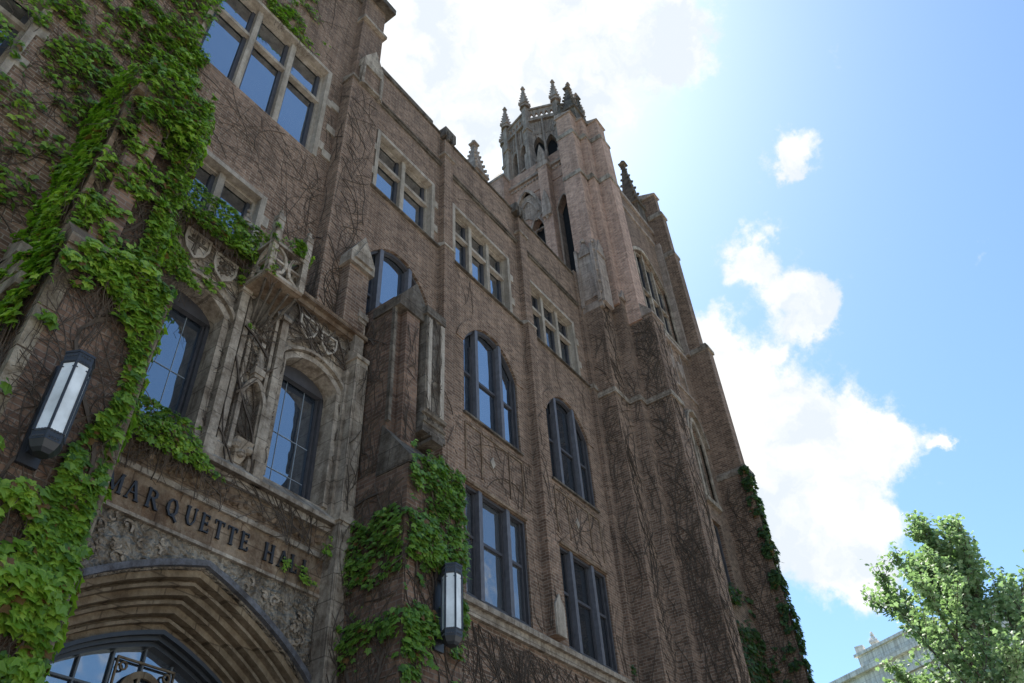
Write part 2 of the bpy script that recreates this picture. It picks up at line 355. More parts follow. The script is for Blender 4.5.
def window(parent, F, op, depth, mulls, rails, frame=.06, mw=.05, fm=None, mm=None, glass_m=None, sash=(), label=None, sashw=.04):
    """a window part: frame with mullions and rails, glass and sashes as its sub-parts"""
    fm = fm or TIMBER; f = topf(op); u0, u1, z0 = op['u0'], op['u1'], op['z0']
    w = MB(); fd = .09
    w.fbox(F, u0, u0+frame, z0, f(u0), -depth, -depth+fd); w.fbox(F, u1-frame, u1, z0, f(u1), -depth, -depth+fd)
    w.fbox(F, u0+frame, u1-frame, z0, z0+frame, -depth, -depth+fd)
    if op['kind'] == 'rect': w.fbox(F, u0+frame, u1-frame, f(u0)-frame, f(u0), -depth, -depth+fd)
    else:
        pts = arc(op); inn = [(min(max(u, u0+frame*.5), u1-frame*.5), z-frame*1.3) for u, z in pts]; w.ring(F, inn, pts, -depth, -depth+fd)
    fo = w.build('window', fm, parent)
    if label: fo['label'] = label
    if mulls:
        m = MB()
        for u in mulls: m.fbox(F, u-mw, u+mw, z0+.01, f(u)-.01, -depth+.004, -depth+fd+.05)
        m.build('mullion', mm or fm, fo)
    if rails:
        m = MB()
        for z in rails: m.fbox(F, u0+.01, u1-.01, z-mw*.8, z+mw*.8, -depth+.006, -depth+fd+.03)
        m.build('transom', mm or fm, fo)
    # sashes: narrow timber lining of every light and meeting rails
    s = MB(); es = [u0+frame]+[v for u in mulls for v in (u-mw, u+mw)]+[u1-frame]
    for a, b in zip(es[::2], es[1::2]):
        ft = min(f(a), f(b))-frame
        s.fbox(F, a, a+sashw, z0+frame, ft, -depth-.01, -depth+.03); s.fbox(F, b-sashw, b, z0+frame, ft, -depth-.01, -depth+.03)
        for z in sash: s.fbox(F, a+sashw, b-sashw, z-.03, z+.03, -depth-.012, -depth+.032)
        s.fbox(F, a+sashw, b-sashw, z0+frame, z0+frame+.06, -depth-.011, -depth+.028)
    s.build('sash', TIMBER, fo)
    g = MB(); ps = arc(op) if op['kind'] != 'rect' else [(u0, f(u0)), (u1, f(u1))]
    g.prism(F, [(u0, z0)]+ps+[(u1, z0)], -depth-.04, -depth-.015)
    g.build('pane', glass_m or GLASS, fo)
    return fo
def pinnacle(m, x, y, z0, z1, r, rings=6, shaft=.4):
    zs = z0+(z1-z0)*shaft; H = z1-zs
    if shaft > 0: m.box(x-r, x+r, y-r, y+r, z0, zs); m.box(x-r*1.25, x+r*1.25, y-r*1.25, y+r*1.25, zs-.06, zs+.04)
    b = [(x-r, y-r, zs+.03), (x+r, y-r, zs+.03), (x+r, y+r, zs+.03), (x-r, y+r, zs+.03)]; t = r*.14
    m.hexa(b, [(x-t, y-t, z1-.12), (x+t, y-t, z1-.12), (x+t, y+t, z1-.12), (x-t, y+t, z1-.12)])
    for i in range(rings):
        k = (i+.4)/rings; zz = zs+.05+(H-.25)*k; rr = r*(1-k*.85)
        for sx, sy in ((-1, -1), (1, -1), (1, 1), (-1, 1)): m.ball((x+sx*rr*1.12, y+sy*rr*1.12, zz), r*.26*(1.1-.5*k), 4)
    m.ball((x, y, z1-.02), r*.42, 6); m.box(x-r*.5, x+r*.5, y-r*.5, y+r*.5, z1-.2, z1-.13)

# ------------------------------------------------------------------ ground and paths
g = MB(); g.add([(-900, -900, 0), (900, -900, 0), (900, 900, 0), (-900, 900, 0)], [(0, 1, 2, 3)])
tag(g.build('ground', flat('lawn', (.05, .075, .03), .95, .1, var=.5, sc=3)), kind='structure')
g = MB(); g.box(-90, 110, -60, -4.2, -.1, .012); g.box(3.2, 6.6, -4.2, 0.2, -.1, .02)  # unseen paving, widened and kept pale to bounce sunlight onto the facade
tag(g.build('bounce_pavement', flat('concrete paving', (.46, .43, .39), .9, .15, var=.15, sc=2)), kind='structure')

# ------------------------------------------------------------------ the hall
hall = empty('brick_hall', 'long brown brick collegiate hall with arched stone doorway, lettered frieze and flat parapet', 'building')
F0 = FS(0)
ZS = 15.8
# openings of the three regular bays
bays = [(7.08, 8.98), (10.17, 12.16), (13.4, 15.36)]
ops = []
B4 = [(7.12, 8.98), (9.85, 12.1), (13.15, 15.37)]
for a, b in B4: ops.append(OP(a, b, ZS+.06, 17.88))
for a, b in bays: ops.append(OP(a, b, 11.55, 13.5, 'seg', .85))
for a, b in bays: ops.append(OP(a, b, 7.62, 9.85))
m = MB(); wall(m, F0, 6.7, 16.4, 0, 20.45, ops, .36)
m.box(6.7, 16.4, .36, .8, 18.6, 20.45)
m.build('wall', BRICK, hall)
# pavilion wall above and beside the portal
pops = [OP(2.68, 5.42, 15.1, 18.22), OP(3.15, 4.62, 11.25, 12.85), OP(-1.3, .6, 11.3, 13.2), OP(2.75, 4.12, 19.35, 21.3), OP(-1.3, .6, 15.1, 18.2)]
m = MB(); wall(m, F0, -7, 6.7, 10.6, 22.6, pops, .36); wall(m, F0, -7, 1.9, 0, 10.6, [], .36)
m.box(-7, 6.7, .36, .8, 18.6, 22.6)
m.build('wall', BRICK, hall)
m = MB(); m.box(-6.9, 16.9, .42, 12, 0, 19.9); m.box(-6.9, 6.6, .8, 1.3, 19.9, 22.2); m.box(-6.9, 6.6, .9, 12, 19.9, 20.2)  # unseen solid core below the roof, added to block the sun from behind
m.build('roof_core', ROOF, hall)
# copings and courses
m = MB()
for a, b, z in ((6.9, 8.9, 20.62), (8.9, 9.24, 20.5), (9.68, 12.6, 20.5), (13.04, 15.9, 20.5)): m.box(a, b, -.05, .85, 20.452, z)
for a in (9.28, 12.55): m.box(a-.02, a+.42, -.2, .85, 20.3, 20.68); m.box(a+.05, a+.13, -.23, -.16, 20.1, 20.5); m.box(a+.24, a+.32, -.23, -.16, 20.1, 20.5)
m.box(-7, 6.0, -.06, .85, 22.602, 22.78); m.box(5.9, 6.85, -.42, .85, 22.9, 23.15)
m.build('coping', DKSTONE, hall)
m = MB()
m.box(6.72, 15.9, -.05, 0, 18.98, 19.04); m.box(6.72, 15.9, -.08, 0, 19.04, 19.09)
m.build('string_course', DKSTONE, hall)
m = MB()
for a, b in ((6.85, 9.25), (9.62, 12.6), (12.98, 15.9)): m.hexa([(a, -.07, ZS-.06), (b, -.07, ZS-.06), (b, 0, ZS-.06), (a, 0, ZS-.06)], [(a, -.07, ZS-.02), (b, -.07, ZS-.02), (b, 0, ZS+.05), (a, 0, ZS+.05)])
m.build('string_course', DKSTONE, hall)
m = MB(); m.wedge(8.1, 16.0, -.28, 0, 7.3, 7.62, .1); m.box(8.1, 16.0, -.2, 0, 7.14, 7.3)
m.build('sill_course', STONE, hall)
m = MB(); m.box(8.1, 16.0, -.12, .02, 0, 7.14); m.build('wall', BRICK, hall)
# pilasters
for a in (9.26, 12.62):
    m = MB(); m.box(a, a+.36, -.2, .02, 7.6, ZS); m.box(a+.02, a+.34, -.16, .02, ZS, 20.1); m.build('pilaster', BRICK, hall)
    m = MB(); m.wedge(a-.015, a+.375, -.22, 0, ZS-.05, ZS+.14, .06); m.build('pilaster_cap', TRIM, hall)
    m = MB(); m.box(a-.03, a+.42, -.2, 0, 19.4, 19.47); m.build('pilaster_band', STONE, hall)
    m = MB(); m.prism(F0, [(a+.02, 7.6), (a+.34, 7.6), (a+.34, 8.2), (a+.18, 8.45), (a+.02, 8.2)], .2, .24); m.build('pilaster_base', TRIM, hall)
# windows of the bays
def stonewin(F, a, b, z0, z1, lights, zr, depth=.16, gl=GLASS, par=hall):
    op = OP(a, b, z0, z1); n = lights
    mulls = [a+(b-a)*i/n for i in range(1, n)]
    surround = MB(); t = .09
    surround.fbox(F, a-t, a+.014, z0-.02, z1+t, -.3, .03); surround.fbox(F, b-.014, b+t, z0-.02, z1+t, -.3, .03); surround.fbox(F, a, b, z1-.014, z1+t, -.3, .032)
    for zz in (z0+.35, z0+(z1-z0)*.62): surround.fbox(F, b+t, b+t+.13, zz, zz+.24, -.05, .026); surround.fbox(F, a-t-.13, a-t, zz, zz+.24, -.05, .026)
    fo = window(par, F, op, .22, mulls, [zr], .06, .06, TRIM, TRIM, gl, sashw=.07)
    surround.build('surround', TRIM, fo)
    return fo
stonewin(F0, *B4[0], ZS+.06, 17.86, 2, 17.1)
stonewin(F0, *B4[1], ZS+.06, 17.86, 3, 17.1, gl=GLASS)
stonewin(F0, *B4[2], ZS+.06, 17.86, 3, 17.1, gl=GLASSD)
stonewin(F0, 2.68, 5.42, 15.1, 18.2, 3, 17.1)
stonewin(F0, 3.15, 4.62, 11.25, 12.83, 2, 13.5)
stonewin(F0, 2.75, 4.12, 19.35, 21.28, 2, 20.6)
stonewin(F0, -1.3, .6, 15.1, 18.18, 2, 17.1)
stonewin(F0, -1.3, .6, 11.3, 13.18, 2, 12.6)
for i, (a, b) in enumerate(bays):
    op = OP(a, b, 11.55, 13.5, 'seg', .85); w = b-a; mu = [a+w*.23, a+w*.68]
    fo = window(hall, F0, op, .13, mu, [], .06, .05, TIMBER, TIMBERL, GLASS if i < 2 else GLASSD, sash=[12.75], sashw=.05)
    s = MB(); s.wedge(a-.04, b+.04, -.06, .2, 11.47, 11.56, .05); s.build('sill', DKSTONE, fo)
    v = MB(); v.ring(F0, arc(op), arc(op, off=.26), .001, .025); v.build('brick_arch', BRICK, hall)
    op = OP(a, b, 7.62, 9.85)
    fo = window(hall, F0, op, .13, mu, [], .06, .055, TIMBER, TIMBERL, GLASSD if i != 1 else GLASSM, sash=[8.85], sashw=.05)
    # brick panel with sunk borders and a diamond stone
    p = MB()
    for u in (a+.0, a+w*.26, a+w*.74, b-.03): p.box(u, u+.03, -.022, 0, 10.15, 11.28)
    p.box(a, a+w*.27, -.024, 0, 11.25, 11.29); p.box(a+w*.29, a+w*.73, -.024, 0, 11.25, 11.29); p.box(a+w*.76, b, -.024, 0, 11.25, 11.29)
    p.box(a, b, -.05, 0, 9.86, 9.92)
    p.build('panel_border', RUST, hall)
    cx = (a+b)/2-.1; p = MB(); p.prism(F0, [(cx-.085, 10.71), (cx, 10.57), (cx+.085, 10.71), (cx, 10.85)], 0, .03); p.build('diamond_stone', TRIM, hall)
# pavilion corner pier
m = MB(); m.box(5.85, 6.72, -.32, .05, 11, 18.4); m.box(5.98, 6.68, -.2, .05, 18.4, 22.9); m.box(6.1, 6.64, -.36, -.2, 18.6, 19.3)
m.build('pier', BRICK, hall)
m = MB(); m.wedge(5.82, 6.75, -.36, 0, 18.35, 18.62, .1)
m.prism(FS(-.2), [(6.05, 19.2), (6.69, 19.2), (6.69, 19.5), (6.37, 20.15), (6.05, 19.5)], 0, .2)
m.box(6.03, 6.1, -.42, -.3, 18.3, 19.2); m.box(6.62, 6.69, -.42, -.3, 18.3, 19.2); m.box(6.03, 6.69, -.4, -.32, 18.4, 18.5); m.cut()
m.wedge(5.94, 6.74, -.3, 0, 21.5, 21.75, .12)
m.split('pier_cap', STONE, hall)
# corner quoins
m = MB()
for i, z in enumerate((15.3, 16.2, 17.1)): m.box(5.62, 5.85, -.03, 0, z, z+.22).cut()
m.split('quoin', TRIM, hall)
# small gabled pier on the portal shoulder
m = MB(); m.box(6.28, 6.76, -.53, 0, 10.9, 12.5); m.build('pier', BRICK, hall)
m = MB(); m.prism(FS(-.3), [(6.22, 12.3), (6.82, 12.3), (6.82, 12.55), (6.52, 13.15), (6.22, 12.55)], 0, .3)
m.prism(FS(-.6), [(6.3, 12.4), (6.74, 12.4), (6.52, 12.98)], 0, .05); m.build('gablet', STONE, hall)

# ------------------------------------------------------------------ portal
AX = 4.9; YP = -.35; FP = FS(YP)
win = [OP(3.24, 4.3, 7.5, 9.5, 'seg', .27), OP(5.44, 6.47, 7.5, 9.5, 'seg', .27)]
A0 = OP(AX-2.08, AX+2.08, 0.02, 4.45, 'tudor', 1.53)
m = MB(); wall(m, FP, 2.75, 7.1, 0, 7.1, [A0], .12); m.build('spandrel', CARVE, hall)
m = MB(); wall(m, FP, 3.05, 6.78, 7.1, 10.9, win, .4)
m.add([(6.78, YP, 0), (6.78, 0, 0), (6.78, 0, 10.9), (6.78, YP, 10.9)], [(0, 1, 2, 3)]); m.add([(3.05, YP, 0), (3.05, 0, 0), (3.05, 0, 10.9), (3.05, YP, 10.9)], [(0, 1, 2, 3)])
m.add([(3.05, YP, 10.9), (6.78, YP, 10.9), (6.78, .05, 10.9), (3.05, .05, 10.9)], [(0, 1, 2, 3)])
m.build('portal_front', STONE, hall)
orders = MB(); prev = A0
for k in range(1, 8):
    a = 2.08-.09*k; z1 = 4.45; rise = 1.53-.08*k; y = YP+.085*k
    cur = OP(AX-a, AX+a, .02, z1, 'tudor', rise)
    pi, po = arc(cur, 22), arc(prev, 22)
    pi = [(AX-a, .02)]+pi+[(AX+a, .02)]; po = [(prev['u0'], .02)]+po+[(prev['u1'], .02)]
    if k % 2: orders.ring(FS(y), pi, po, -.12, .03)
    else:
        pm = [((u+U)/2, (z+Z)/2) for (u, z), (U, Z) in zip(pi, po)]
        orders.ring(FS(y), pi, pm, -.12, .045); orders.ring(FS(y), pm, po, -.12, -.035)
    prev = cur
orders.build('portal_arch', PORTAL, hall)
hood = MB(); o1 = arc(A0, 22, off=.02); o2 = arc(A0, 22, off=.09); hood.ring(FP, o1, o2, .001, .07); hood.build('hood_mould', SLATE, hall)
y = YP+.64
io = MB(); last = prev
for k in range(3):
    a = (last['u1']-last['u0'])/2-.05; cur = OP(AX-a, AX+a, .02, 4.45, 'tudor', last['rise']-.05)
    io.ring(FS(y-.12+.07*k), [(AX-a, .02)]+arc(cur, 22)+[(AX+a, .02)], [(last['u0'], .02)]+arc(last, 22)+[(last['u1'], .02)], -.1, .02); last = cur
tymp = io.build('door_frame', IRON, hall)
g = MB(); g.prism(FS(y+.1), [(last['u0'], 2.5)]+arc(last, 22)+[(last['u1'], 2.5)], -.04, -.02); g.build('fanlight_pane', GLASSL, tymp)
ld = MB(); FT = FS(y+.09); tf = topf(last)
for i in range(-3, 4):
    u = AX+i*.36-.02
    if abs(i*.36) < 1.2: ld.fbox(FT, u-.011, u+.011, 2.5, tf(u)-.01, -.02, .01)
for z in (3.4, 3.85, 4.3, 4.75):
    ld.fbox(FT, last['u0'], last['u1'], z-.011, z+.011, -.021, .008)
ld.build('glazing_bar', LEAD, tymp)
# leaded roundel with interlaced strokes in the fanlight
em = MB(); ec, ez = AX+.02, 4.74
def circ(r, n=24): return [(ec+r*math.cos(2*math.pi*i/n), ez+r*math.sin(2*math.pi*i/n)) for i in range(n+1)]
em.ring(FT, circ(.2), circ(.27), .0, .035)
sq = [(ec-.34, ez-.34), (ec+.34, ez-.34), (ec+.34, ez+.34), (ec-.34, ez+.34), (ec-.34, ez-.34)]
sq2 = [(ec-.36, ez-.36), (ec+.36, ez-.36), (ec+.36, ez+.36), (ec-.36, ez+.36), (ec-.36, ez-.36)]
em.ring(FT, sq, sq2, .0, .03)
def stroke(m, F, a, b, w, w0, w1):
    d = Vector((b[0]-a[0], b[1]-a[1])).normalized(); n = Vector((-d.y, d.x))*w/2
    m.prism(F, [(a[0]+n.x, a[1]+n.y), (a[0]-n.x, a[1]-n.y), (b[0]-n.x, b[1]-n.y), (b[0]+n.x, b[1]+n.y)], w0, w1)
for a, b in (((-.16, -.2), (-.16, .18)), ((-.16, .18), (0, -.1)), ((0, -.1), (.16, .18)), ((.16, .18), (.16, -.2)), ((-.06, -.24), (-.06, .2)), ((.08, -.24), (.08, .1))):
    stroke(em, FT, (ec+a[0], ez+a[1]), (ec+b[0], ez+b[1]), .035, .002, .032)
for sx in (-1, 1):
    for sz in (-1, 1): em.ring(FT, [(ec+sx*(.27+.03*math.cos(t*.785)), ez+sz*(.27+.03*math.sin(t*.785))) for t in range(9)], [(ec+sx*(.27+.05*math.cos(t*.785)), ez+sz*(.27+.05*math.sin(t*.785))) for t in range(9)], .001, .028)
em.build('roundel', PORTAL, tymp)
dd = MB(); dd.box(last['u0'], AX-.01, y+.1, y+.16, 0, 2.5); dd.box(AX+.01, last['u1'], y+.1, y+.16, 0, 2.5)
dd.build('door', flat('oak door', (.08, .05, .03), .6), hall)
# frieze band, letters, carved rust-stained cornice
m = MB(); m.box(3.1, 6.74, YP-.03, YP, 6.24, 6.72); m.build('frieze', RUST, hall)
m = MB(); m.box(3.07, 6.76, YP-.07, YP, 6.72, 6.79); m.box(3.07, 6.76, YP-.05, YP, 6.2, 6.24)
m.wedge(3.05, 6.8, YP-.2, YP, 7.2, 7.48, .07); m.box(3.06, 6.79, YP-.12, YP, 7.1, 7.2)
m.build('cornice', STONE, hall)
m = MB(); rnd = random.Random(4)
m.box(3.08, 6.76, YP-.05, YP, 6.79, 7.1)
for i in range(18):
    u = 3.25+i*.2; rr = .05+.02*rnd.random()
    m.ball((u, YP-.06, 6.94+rnd.uniform(-.03, .03)), rr, 6); m.ball((u+.09, YP-.06, 6.88), .03, 5); m.ball((u+.08, YP-.06, 7.02), .03, 5)
m.build('carved_band', RUST, hall)
LT = {
 'M': ([((.12, 0), (.12, 1), .09), ((.14, 1), (.5, .05), .17), ((.5, .05), (.86, 1), .07), ((.88, 0), (.88, 1), .17)], [(.0, .26, 0), (.72, 1.02, 0), (.0, .22, 1), (.8, 1.02, 1)]),
 'A': ([((.1, 0), (.46, 1), .08), ((.46, 1), (.84, 0), .18), ((.24, .36), (.7, .36), .07)], [(-.02, .26, 0), (.66, 1.0, 0)]),
 'R': ([((.16, 0), (.16, 1), .18), ((.16, .96), (.5, .96), .08), ((.5, .96), (.68, .84), .13), ((.67, .86), (.67, .64), .17), ((.68, .66), (.5, .52), .13), ((.5, .53), (.16, .53), .08), ((.42, .52), (.8, 0), .18)], [(.0, .34, 0), (.68, .96, 0), (.0, .2, 1)]),
 'Q': ([((.12, .3), (.12, .7), .18), ((.12, .68), (.3, .95), .14), ((.3, .95), (.58, .95), .08), ((.58, .95), (.76, .68), .14), ((.76, .7), (.76, .3), .18), ((.76, .32), (.58, .05), .14), ((.58, .05), (.3, .05), .08), ((.3, .05), (.12, .32), .14), ((.45, .18), (.9, -.18), .14)], []),
 'U': ([((.18, .3), (.18, 1), .18), ((.18, .32), (.34, .05), .14), ((.34, .05), (.56, .05), .09), ((.56, .05), (.74, .32), .1), ((.74, .3), (.74, 1), .09)], [(.02, .34, 1), (.62, .88, 1)]),
 'E': ([((.18, 0), (.18, 1), .18), ((.18, .04), (.7, .04), .08), ((.18, .96), (.66, .96), .08), ((.18, .52), (.55, .52), .08), ((.68, 0), (.68, .24), .06), ((.65, 1), (.65, .78), .06), ((.55, .42), (.55, .62), .05)], [(.02, .2, 0), (.02, .2, 1)]),
 'T': ([((.42, 0), (.42, 1), .18), ((.05, .96), (.8, .96), .08), ((.06, 1), (.06, .76), .06), ((.79, 1), (.79, .76), .06)], [(.26, .58, 0)]),
 'H': ([((.16, 0), (.16, 1), .18), ((.76, 0), (.76, 1), .18), ((.16, .52), (.76, .52), .08)], [(.0, .32, 0), (.6, .92, 0), (.0, .32, 1), (.6, .92, 1)]),
 'L': ([((.18, 0), (.18, 1), .18), ((.18, .04), (.66, .04), .08), ((.66, 0), (.66, .26), .06)], [(.02, .34, 0), (.02, .34, 1)]),
}
LX = [3.55, 3.78, 4.03, 4.29, 4.54, 4.75, 4.94, 5.13, 5.33, 5.70, 5.92, 6.12, 6.32]
hL = .225; FL = FS(YP-.03)
for ch, x in zip('MARQUETTEHALL', LX):
    lm = MB(); st, se = LT[ch]; sw = .17 if ch != 'M' else .19; n = 0
    for a, b, w in st:
        n += 1; stroke(lm, FL, (x+(a[0]-.45)*sw, 6.37+a[1]*hL), (x+(b[0]-.45)*sw, 6.37+b[1]*hL), w*.19, .012, .035+n*.0006)
    for a, b, e in se: n += 1; lm.fbox(FL, x+(a-.45)*sw, x+(b-.45)*sw, 6.37+e*hL-.007, 6.37+e*hL+.007, .012, .034+n*.0007)
    lm.build('letter', LETTER, hall)
# portal windows
for op in win:
    fo = window(hall, FP, op, .34, [], [], .05, .04, TIMBER, TIMBER, GLASSL, sashw=.03)
    hd = MB(); hd.fbox(FP, op['u0']+.04, op['u1']-.04, 9.5, 9.72, -.33, -.24); hd.build('window_head', TIMBER, fo)
    b = MB(); f = topf(op)
    for t in (.36, .7): u = op['u0']+(op['u1']-op['u0'])*t; b.fbox(FP, u-.003, u+.003, op['z0']+.1, f(u)-.05, -.352, -.345)
    for z in (7.95, 8.55): b.fbox(FP, op['u0']+.1, op['u1']-.1, z-.003, z+.003, -.352, -.344)
    b.build('glazing_bar', PALELEAD, fo)
    s = MB(); s.ring(FP, arc(op), arc(op, off=.1), .001, .05)
    for u in (op['u0']-.1, op['u1']): s.fbox(FP, u, u+.1, 7.5, 9.5, .002, .04)
    s.ring(FP, arc(op, off=.12), arc(op, off=.17), .001, .1)
    s.build('surround', STONE, fo)
# piers and shafts between the windows, niches with canopies
m = MB()
for x0, x1, d in ((3.05, 3.12, .13), (4.42, 4.55, .14), (5.2, 5.32, .12), (4.6, 4.68, .09), (4.74, 4.8, .06), (5.12, 5.17, .08)):
    m.box(x0, x1, YP-d, YP+.02, 7.3, 10.1); m.wedge(x0-.02, x1+.02, YP-d-.03, YP, 10.1, 10.4, .06); m.wedge(x0-.02, x1+.02, YP-d-.03, YP, 7.2, 7.7, .35)
m.build('shaft', STONE, hall)
m = MB()      # stone jamb pier at the right-hand end of the doorway front
m.box(6.6, 6.85, YP-.27, YP+.01, 0, 10.2); m.box(6.645, 6.665, YP-.285, YP-.26, 0, 10.1); m.box(6.78, 6.8, YP-.285, YP-.26, 0, 10.1)
m.box(6.55, 6.6, YP-.12, YP, 7.3, 10.0)
m.wedge(6.57, 6.855, YP-.3, YP, 10.2, 10.5, .08); m.box(6.57, 6.855, YP-.3, YP, 7.25, 7.36); m.box(6.6, 6.8, YP-.17, YP-.02, 10.4, 11.2); pinnacle(m, 6.7, YP-.11, 11.1, 11.8, .09, 3, .2)
m.build('jamb_pier', STONE, hall)
nm = MB()
for cx, w, zb, zt in ((4.98, .17, 7.75, 8.45),):
    o = OP(cx-w, cx+w, zb, zt, 'point', .3)
    nm.ring(FP, arc(o), arc(o, off=.06), -.02, .12); nm.fbox(FP, cx-w-.06, cx-w, zb-.2, zt, -.02, .118); nm.fbox(FP, cx+w, cx+w+.06, zb-.2, zt, -.02, .118)
    nm.hexa([FP(cx-.08, zb-.3, 0), FP(cx+.08, zb-.3, 0), FP(cx+.05, zb-.3, .05), FP(cx-.05, zb-.3, .05)], [FP(cx-w, zb, 0), FP(cx+w, zb, 0), FP(cx+w*.8, zb, .16), FP(cx-w*.8, zb, .16)])
    nm.ball(FP(cx-.1, zb-.08, .1), .07); nm.ball(FP(cx+.1, zb-.1, .1), .07); nm.ball(FP(cx, zb-.18, .1), .06)
    pinnacle(nm, cx, YP-.06, zt+.35, zt+1.15, .07, 4, .15)
nm.build('niche', STONE, hall)
m = MB(); m.fbox(FP, 4.81, 5.15, 7.72, 8.45, .001, .01); m.build('niche_back', DKSTONE, hall)
m = MB()
rnd = random.Random(8)
for i in range(7):       # blind tracery panels on the central pier
    zz = 8.9+i*.17; m.fbox(FP, 4.69, 5.11, zz, zz+.03, 0, .03)
for u in (4.84, 4.97, 5.08): m.fbox(FP, u, u+.025, 8.9, 10.05, 0, .035)
m.build('blind_tracery', STONE, hall)
# canopy corbel under the balcony
m = MB()
for i in range(5):
    t = i/4; m.tube([FP(4.7+.24*t, 9.7, .07), FP(4.6+.4*t, 9.9, .28), FP(4.46+.56*t, 10.1, .58)], .02)
m.hexa([FP(4.7, 9.7, 0), FP(4.94, 9.7, 0), FP(4.9, 9.7, .05), FP(4.74, 9.7, .05)], [FP(4.6, 10.1, 0), FP(4.95, 10.1, 0), FP(4.9, 10.1, .2), FP(4.65, 10.1, .2)])
m.build('corbel', DKSTONE, hall)  # dark stone paints in the shade of the hollow under the balcony
# shields in the panels
def shield(F, cx, cz, s, charge):
    pts = [(-.5, .55), (.5, .55), (.5, 0), (.36, -.35), (0, -.65), (-.36, -.35), (-.5, 0)]
    m = MB(); m.prism(F, [(cx+a*s, cz+b*s) for a, b in pts], 0, .05); rim = [(cx+a*s, cz+b*s) for a, b in pts]; rim.append(rim[0]); inn = [(cx+(u-cx)*.82, cz+(z-cz)*.82) for u, z in rim]
    m.ring(F, inn, rim, .04, .075)
    o = m.build('shield', TRIM, hall); k = MB()
    if charge == 0:
        stroke(k, F, (cx-.3*s, cz+.3*s), (cx+.3*s, cz-.3*s), .12*s, .04, .07); k.ball(F(cx+.18*s, cz+.25*s, .05), .1*s); k.ball(F(cx-.18*s, cz-.2*s, .05), .1*s)
    elif charge == 1:
        stroke(k, F, (cx, cz+.42*s), (cx, cz-.45*s), .1*s, .04, .07); stroke(k, F, (cx-.36*s, cz+.1*s), (cx+.36*s, cz+.1*s), .1*s, .04, .071)
        k.ball(F(cx-.2*s, cz+.3*s, .05), .08*s); k.ball(F(cx+.2*s, cz+.3*s, .05), .08*s)
    else:
        for i in range(7): t = i*.9; k.ball(F(cx+.22*s*math.cos(t), cz+.05*s+.25*s*math.sin(t), .06), .08*s)
        k.ball(F(cx, cz+.05*s, .07), .12*s)
    k.build('charge', DKSTONE, o)
shield(FP, 5.72, 10.35, .36, 0); shield(FP, 6.16, 10.3, .34, 2); shield(FP, 3.6, 10.4, .42, 1); shield(FP, 4.1, 10.32, .4, 2)
m = MB(); rnd = random.Random(3)
for c0, c1 in ((3.35, 4.4), (5.5, 6.45)):
    for i in range(26):
        u, z = rnd.uniform(c0, c1), rnd.uniform(9.98, 10.62); t = rnd.uniform(0, 6.3)
        m.tube([FP(u+.09*math.cos(t+k*.9)*(1-k*.12), z+.09*math.sin(t+k*.9)*(1-k*.12), .02) for k in range(5)], .014)
m.build('leaf_carving', STONE, hall)
m = MB(); rnd = random.Random(31); fa = topf(A0)
for i in range(150):
    u, z = rnd.uniform(3.1, 6.55), rnd.uniform(4.4, 6.15)
    if z < fa(u)+.16: continue
    t = rnd.uniform(0, 6.3); sg = rnd.choice((-1, 1)); R0 = rnd.uniform(.05, .1)
    m.tube([FP(u+R0*math.cos(t+sg*k*.8)*(1-k*.13), z+R0*math.sin(t+sg*k*.8)*(1-k*.13), .015+.004*k) for k in range(6)], [.02, .02, .018, .016, .013, .01])
    if rnd.random() < .5: m.ball(FP(u, z, .02), .028, 5)
o = m.build('leaf_carving', STONE, hall); o['kind'] = 'stuff'
# portal ledge and balcony of pierced tracery
m = MB(); m.wedge(5.05, 6.86, YP-.2, 0, 10.78, 11.1, .08); m.box(5.05, 6.8, YP-.12, YP, 10.68, 10.78)
m.wedge(3.0, 4.42, YP-.2, 0, 10.78, 11.1, .08); m.box(3.0, 4.42, YP-.12, YP, 10.68, 10.78)
m.box(4.42, 5.06, YP-.65, YP-.5, 10.14, 10.2); m.box(4.42, 5.06, YP-.5, YP, 10.15, 10.19); m.box(4.43, 5.04, YP, 0, 10.92, 11.12)
m.build('ledge', RUST, hall)
bal = MB(); FB = FS(YP-.61)
def tracery(F, a, b, z0, z1):
    c, z, hw, hh = (a+b)/2, (z0+z1)/2, (b-a)/2, (z1-z0)/2
    bal.fbox(F, a, b, z0, z0+.05, -.04, .04); bal.fbox(F, a-.02, b+.02, z1-.06, z1, -.06, .06)
    for s1, s2 in ((1, 1), (1, -1), (-1, 1), (-1, -1)):
        P = [(c+s1*hw*.12, z+s2*hh*.12), (c+s1*hw*.3, z+s2*hh*.55), (c+s1*hw*.95, z+s2*hh*.9)]
        for i in range(2): stroke(bal, F, P[i], P[i+1], .045, -.025, .025)
    stroke(bal, F, (c-hw, z), (c+hw, z), .035, -.02, .02)
    bal.fbox(F, c-.06, c+.06, z-.06, z+.06, -.03, .03)
tracery(FB, 4.5, 4.98, 10.2, 10.86)
for x in (4.45, 5.03): bal.box(x-.05, x+.05, YP-.66, YP-.56, 10.2, 10.9)
FBE = lambda u, z, w=0: (5.03+w, u, z)
tracery(FBE, YP-.56, YP, 10.2, 10.86)
FBW = lambda u, z, w=0: (4.45-w, u, z)
tracery(FBW, YP-.56, YP, 10.2, 10.86)
bal.build('balcony', STONE, hall)
for x in (4.45, 5.03):
    m = MB(); m.box(x-.06, x+.06, YP-.67, YP-.55, 10.9, 11.3); pinnacle(m, x, YP-.61, 11.25, 11.7, .05, 3, .3); m.build('balcony_pinnacle', STONE, hall)
for x in (4.2, 5.25):
    m = MB(); pinnacle(m, x, YP-.1, 11.0, 11.75, .08, 3, .5); m.build('balcony_pinnacle', STONE, hall)

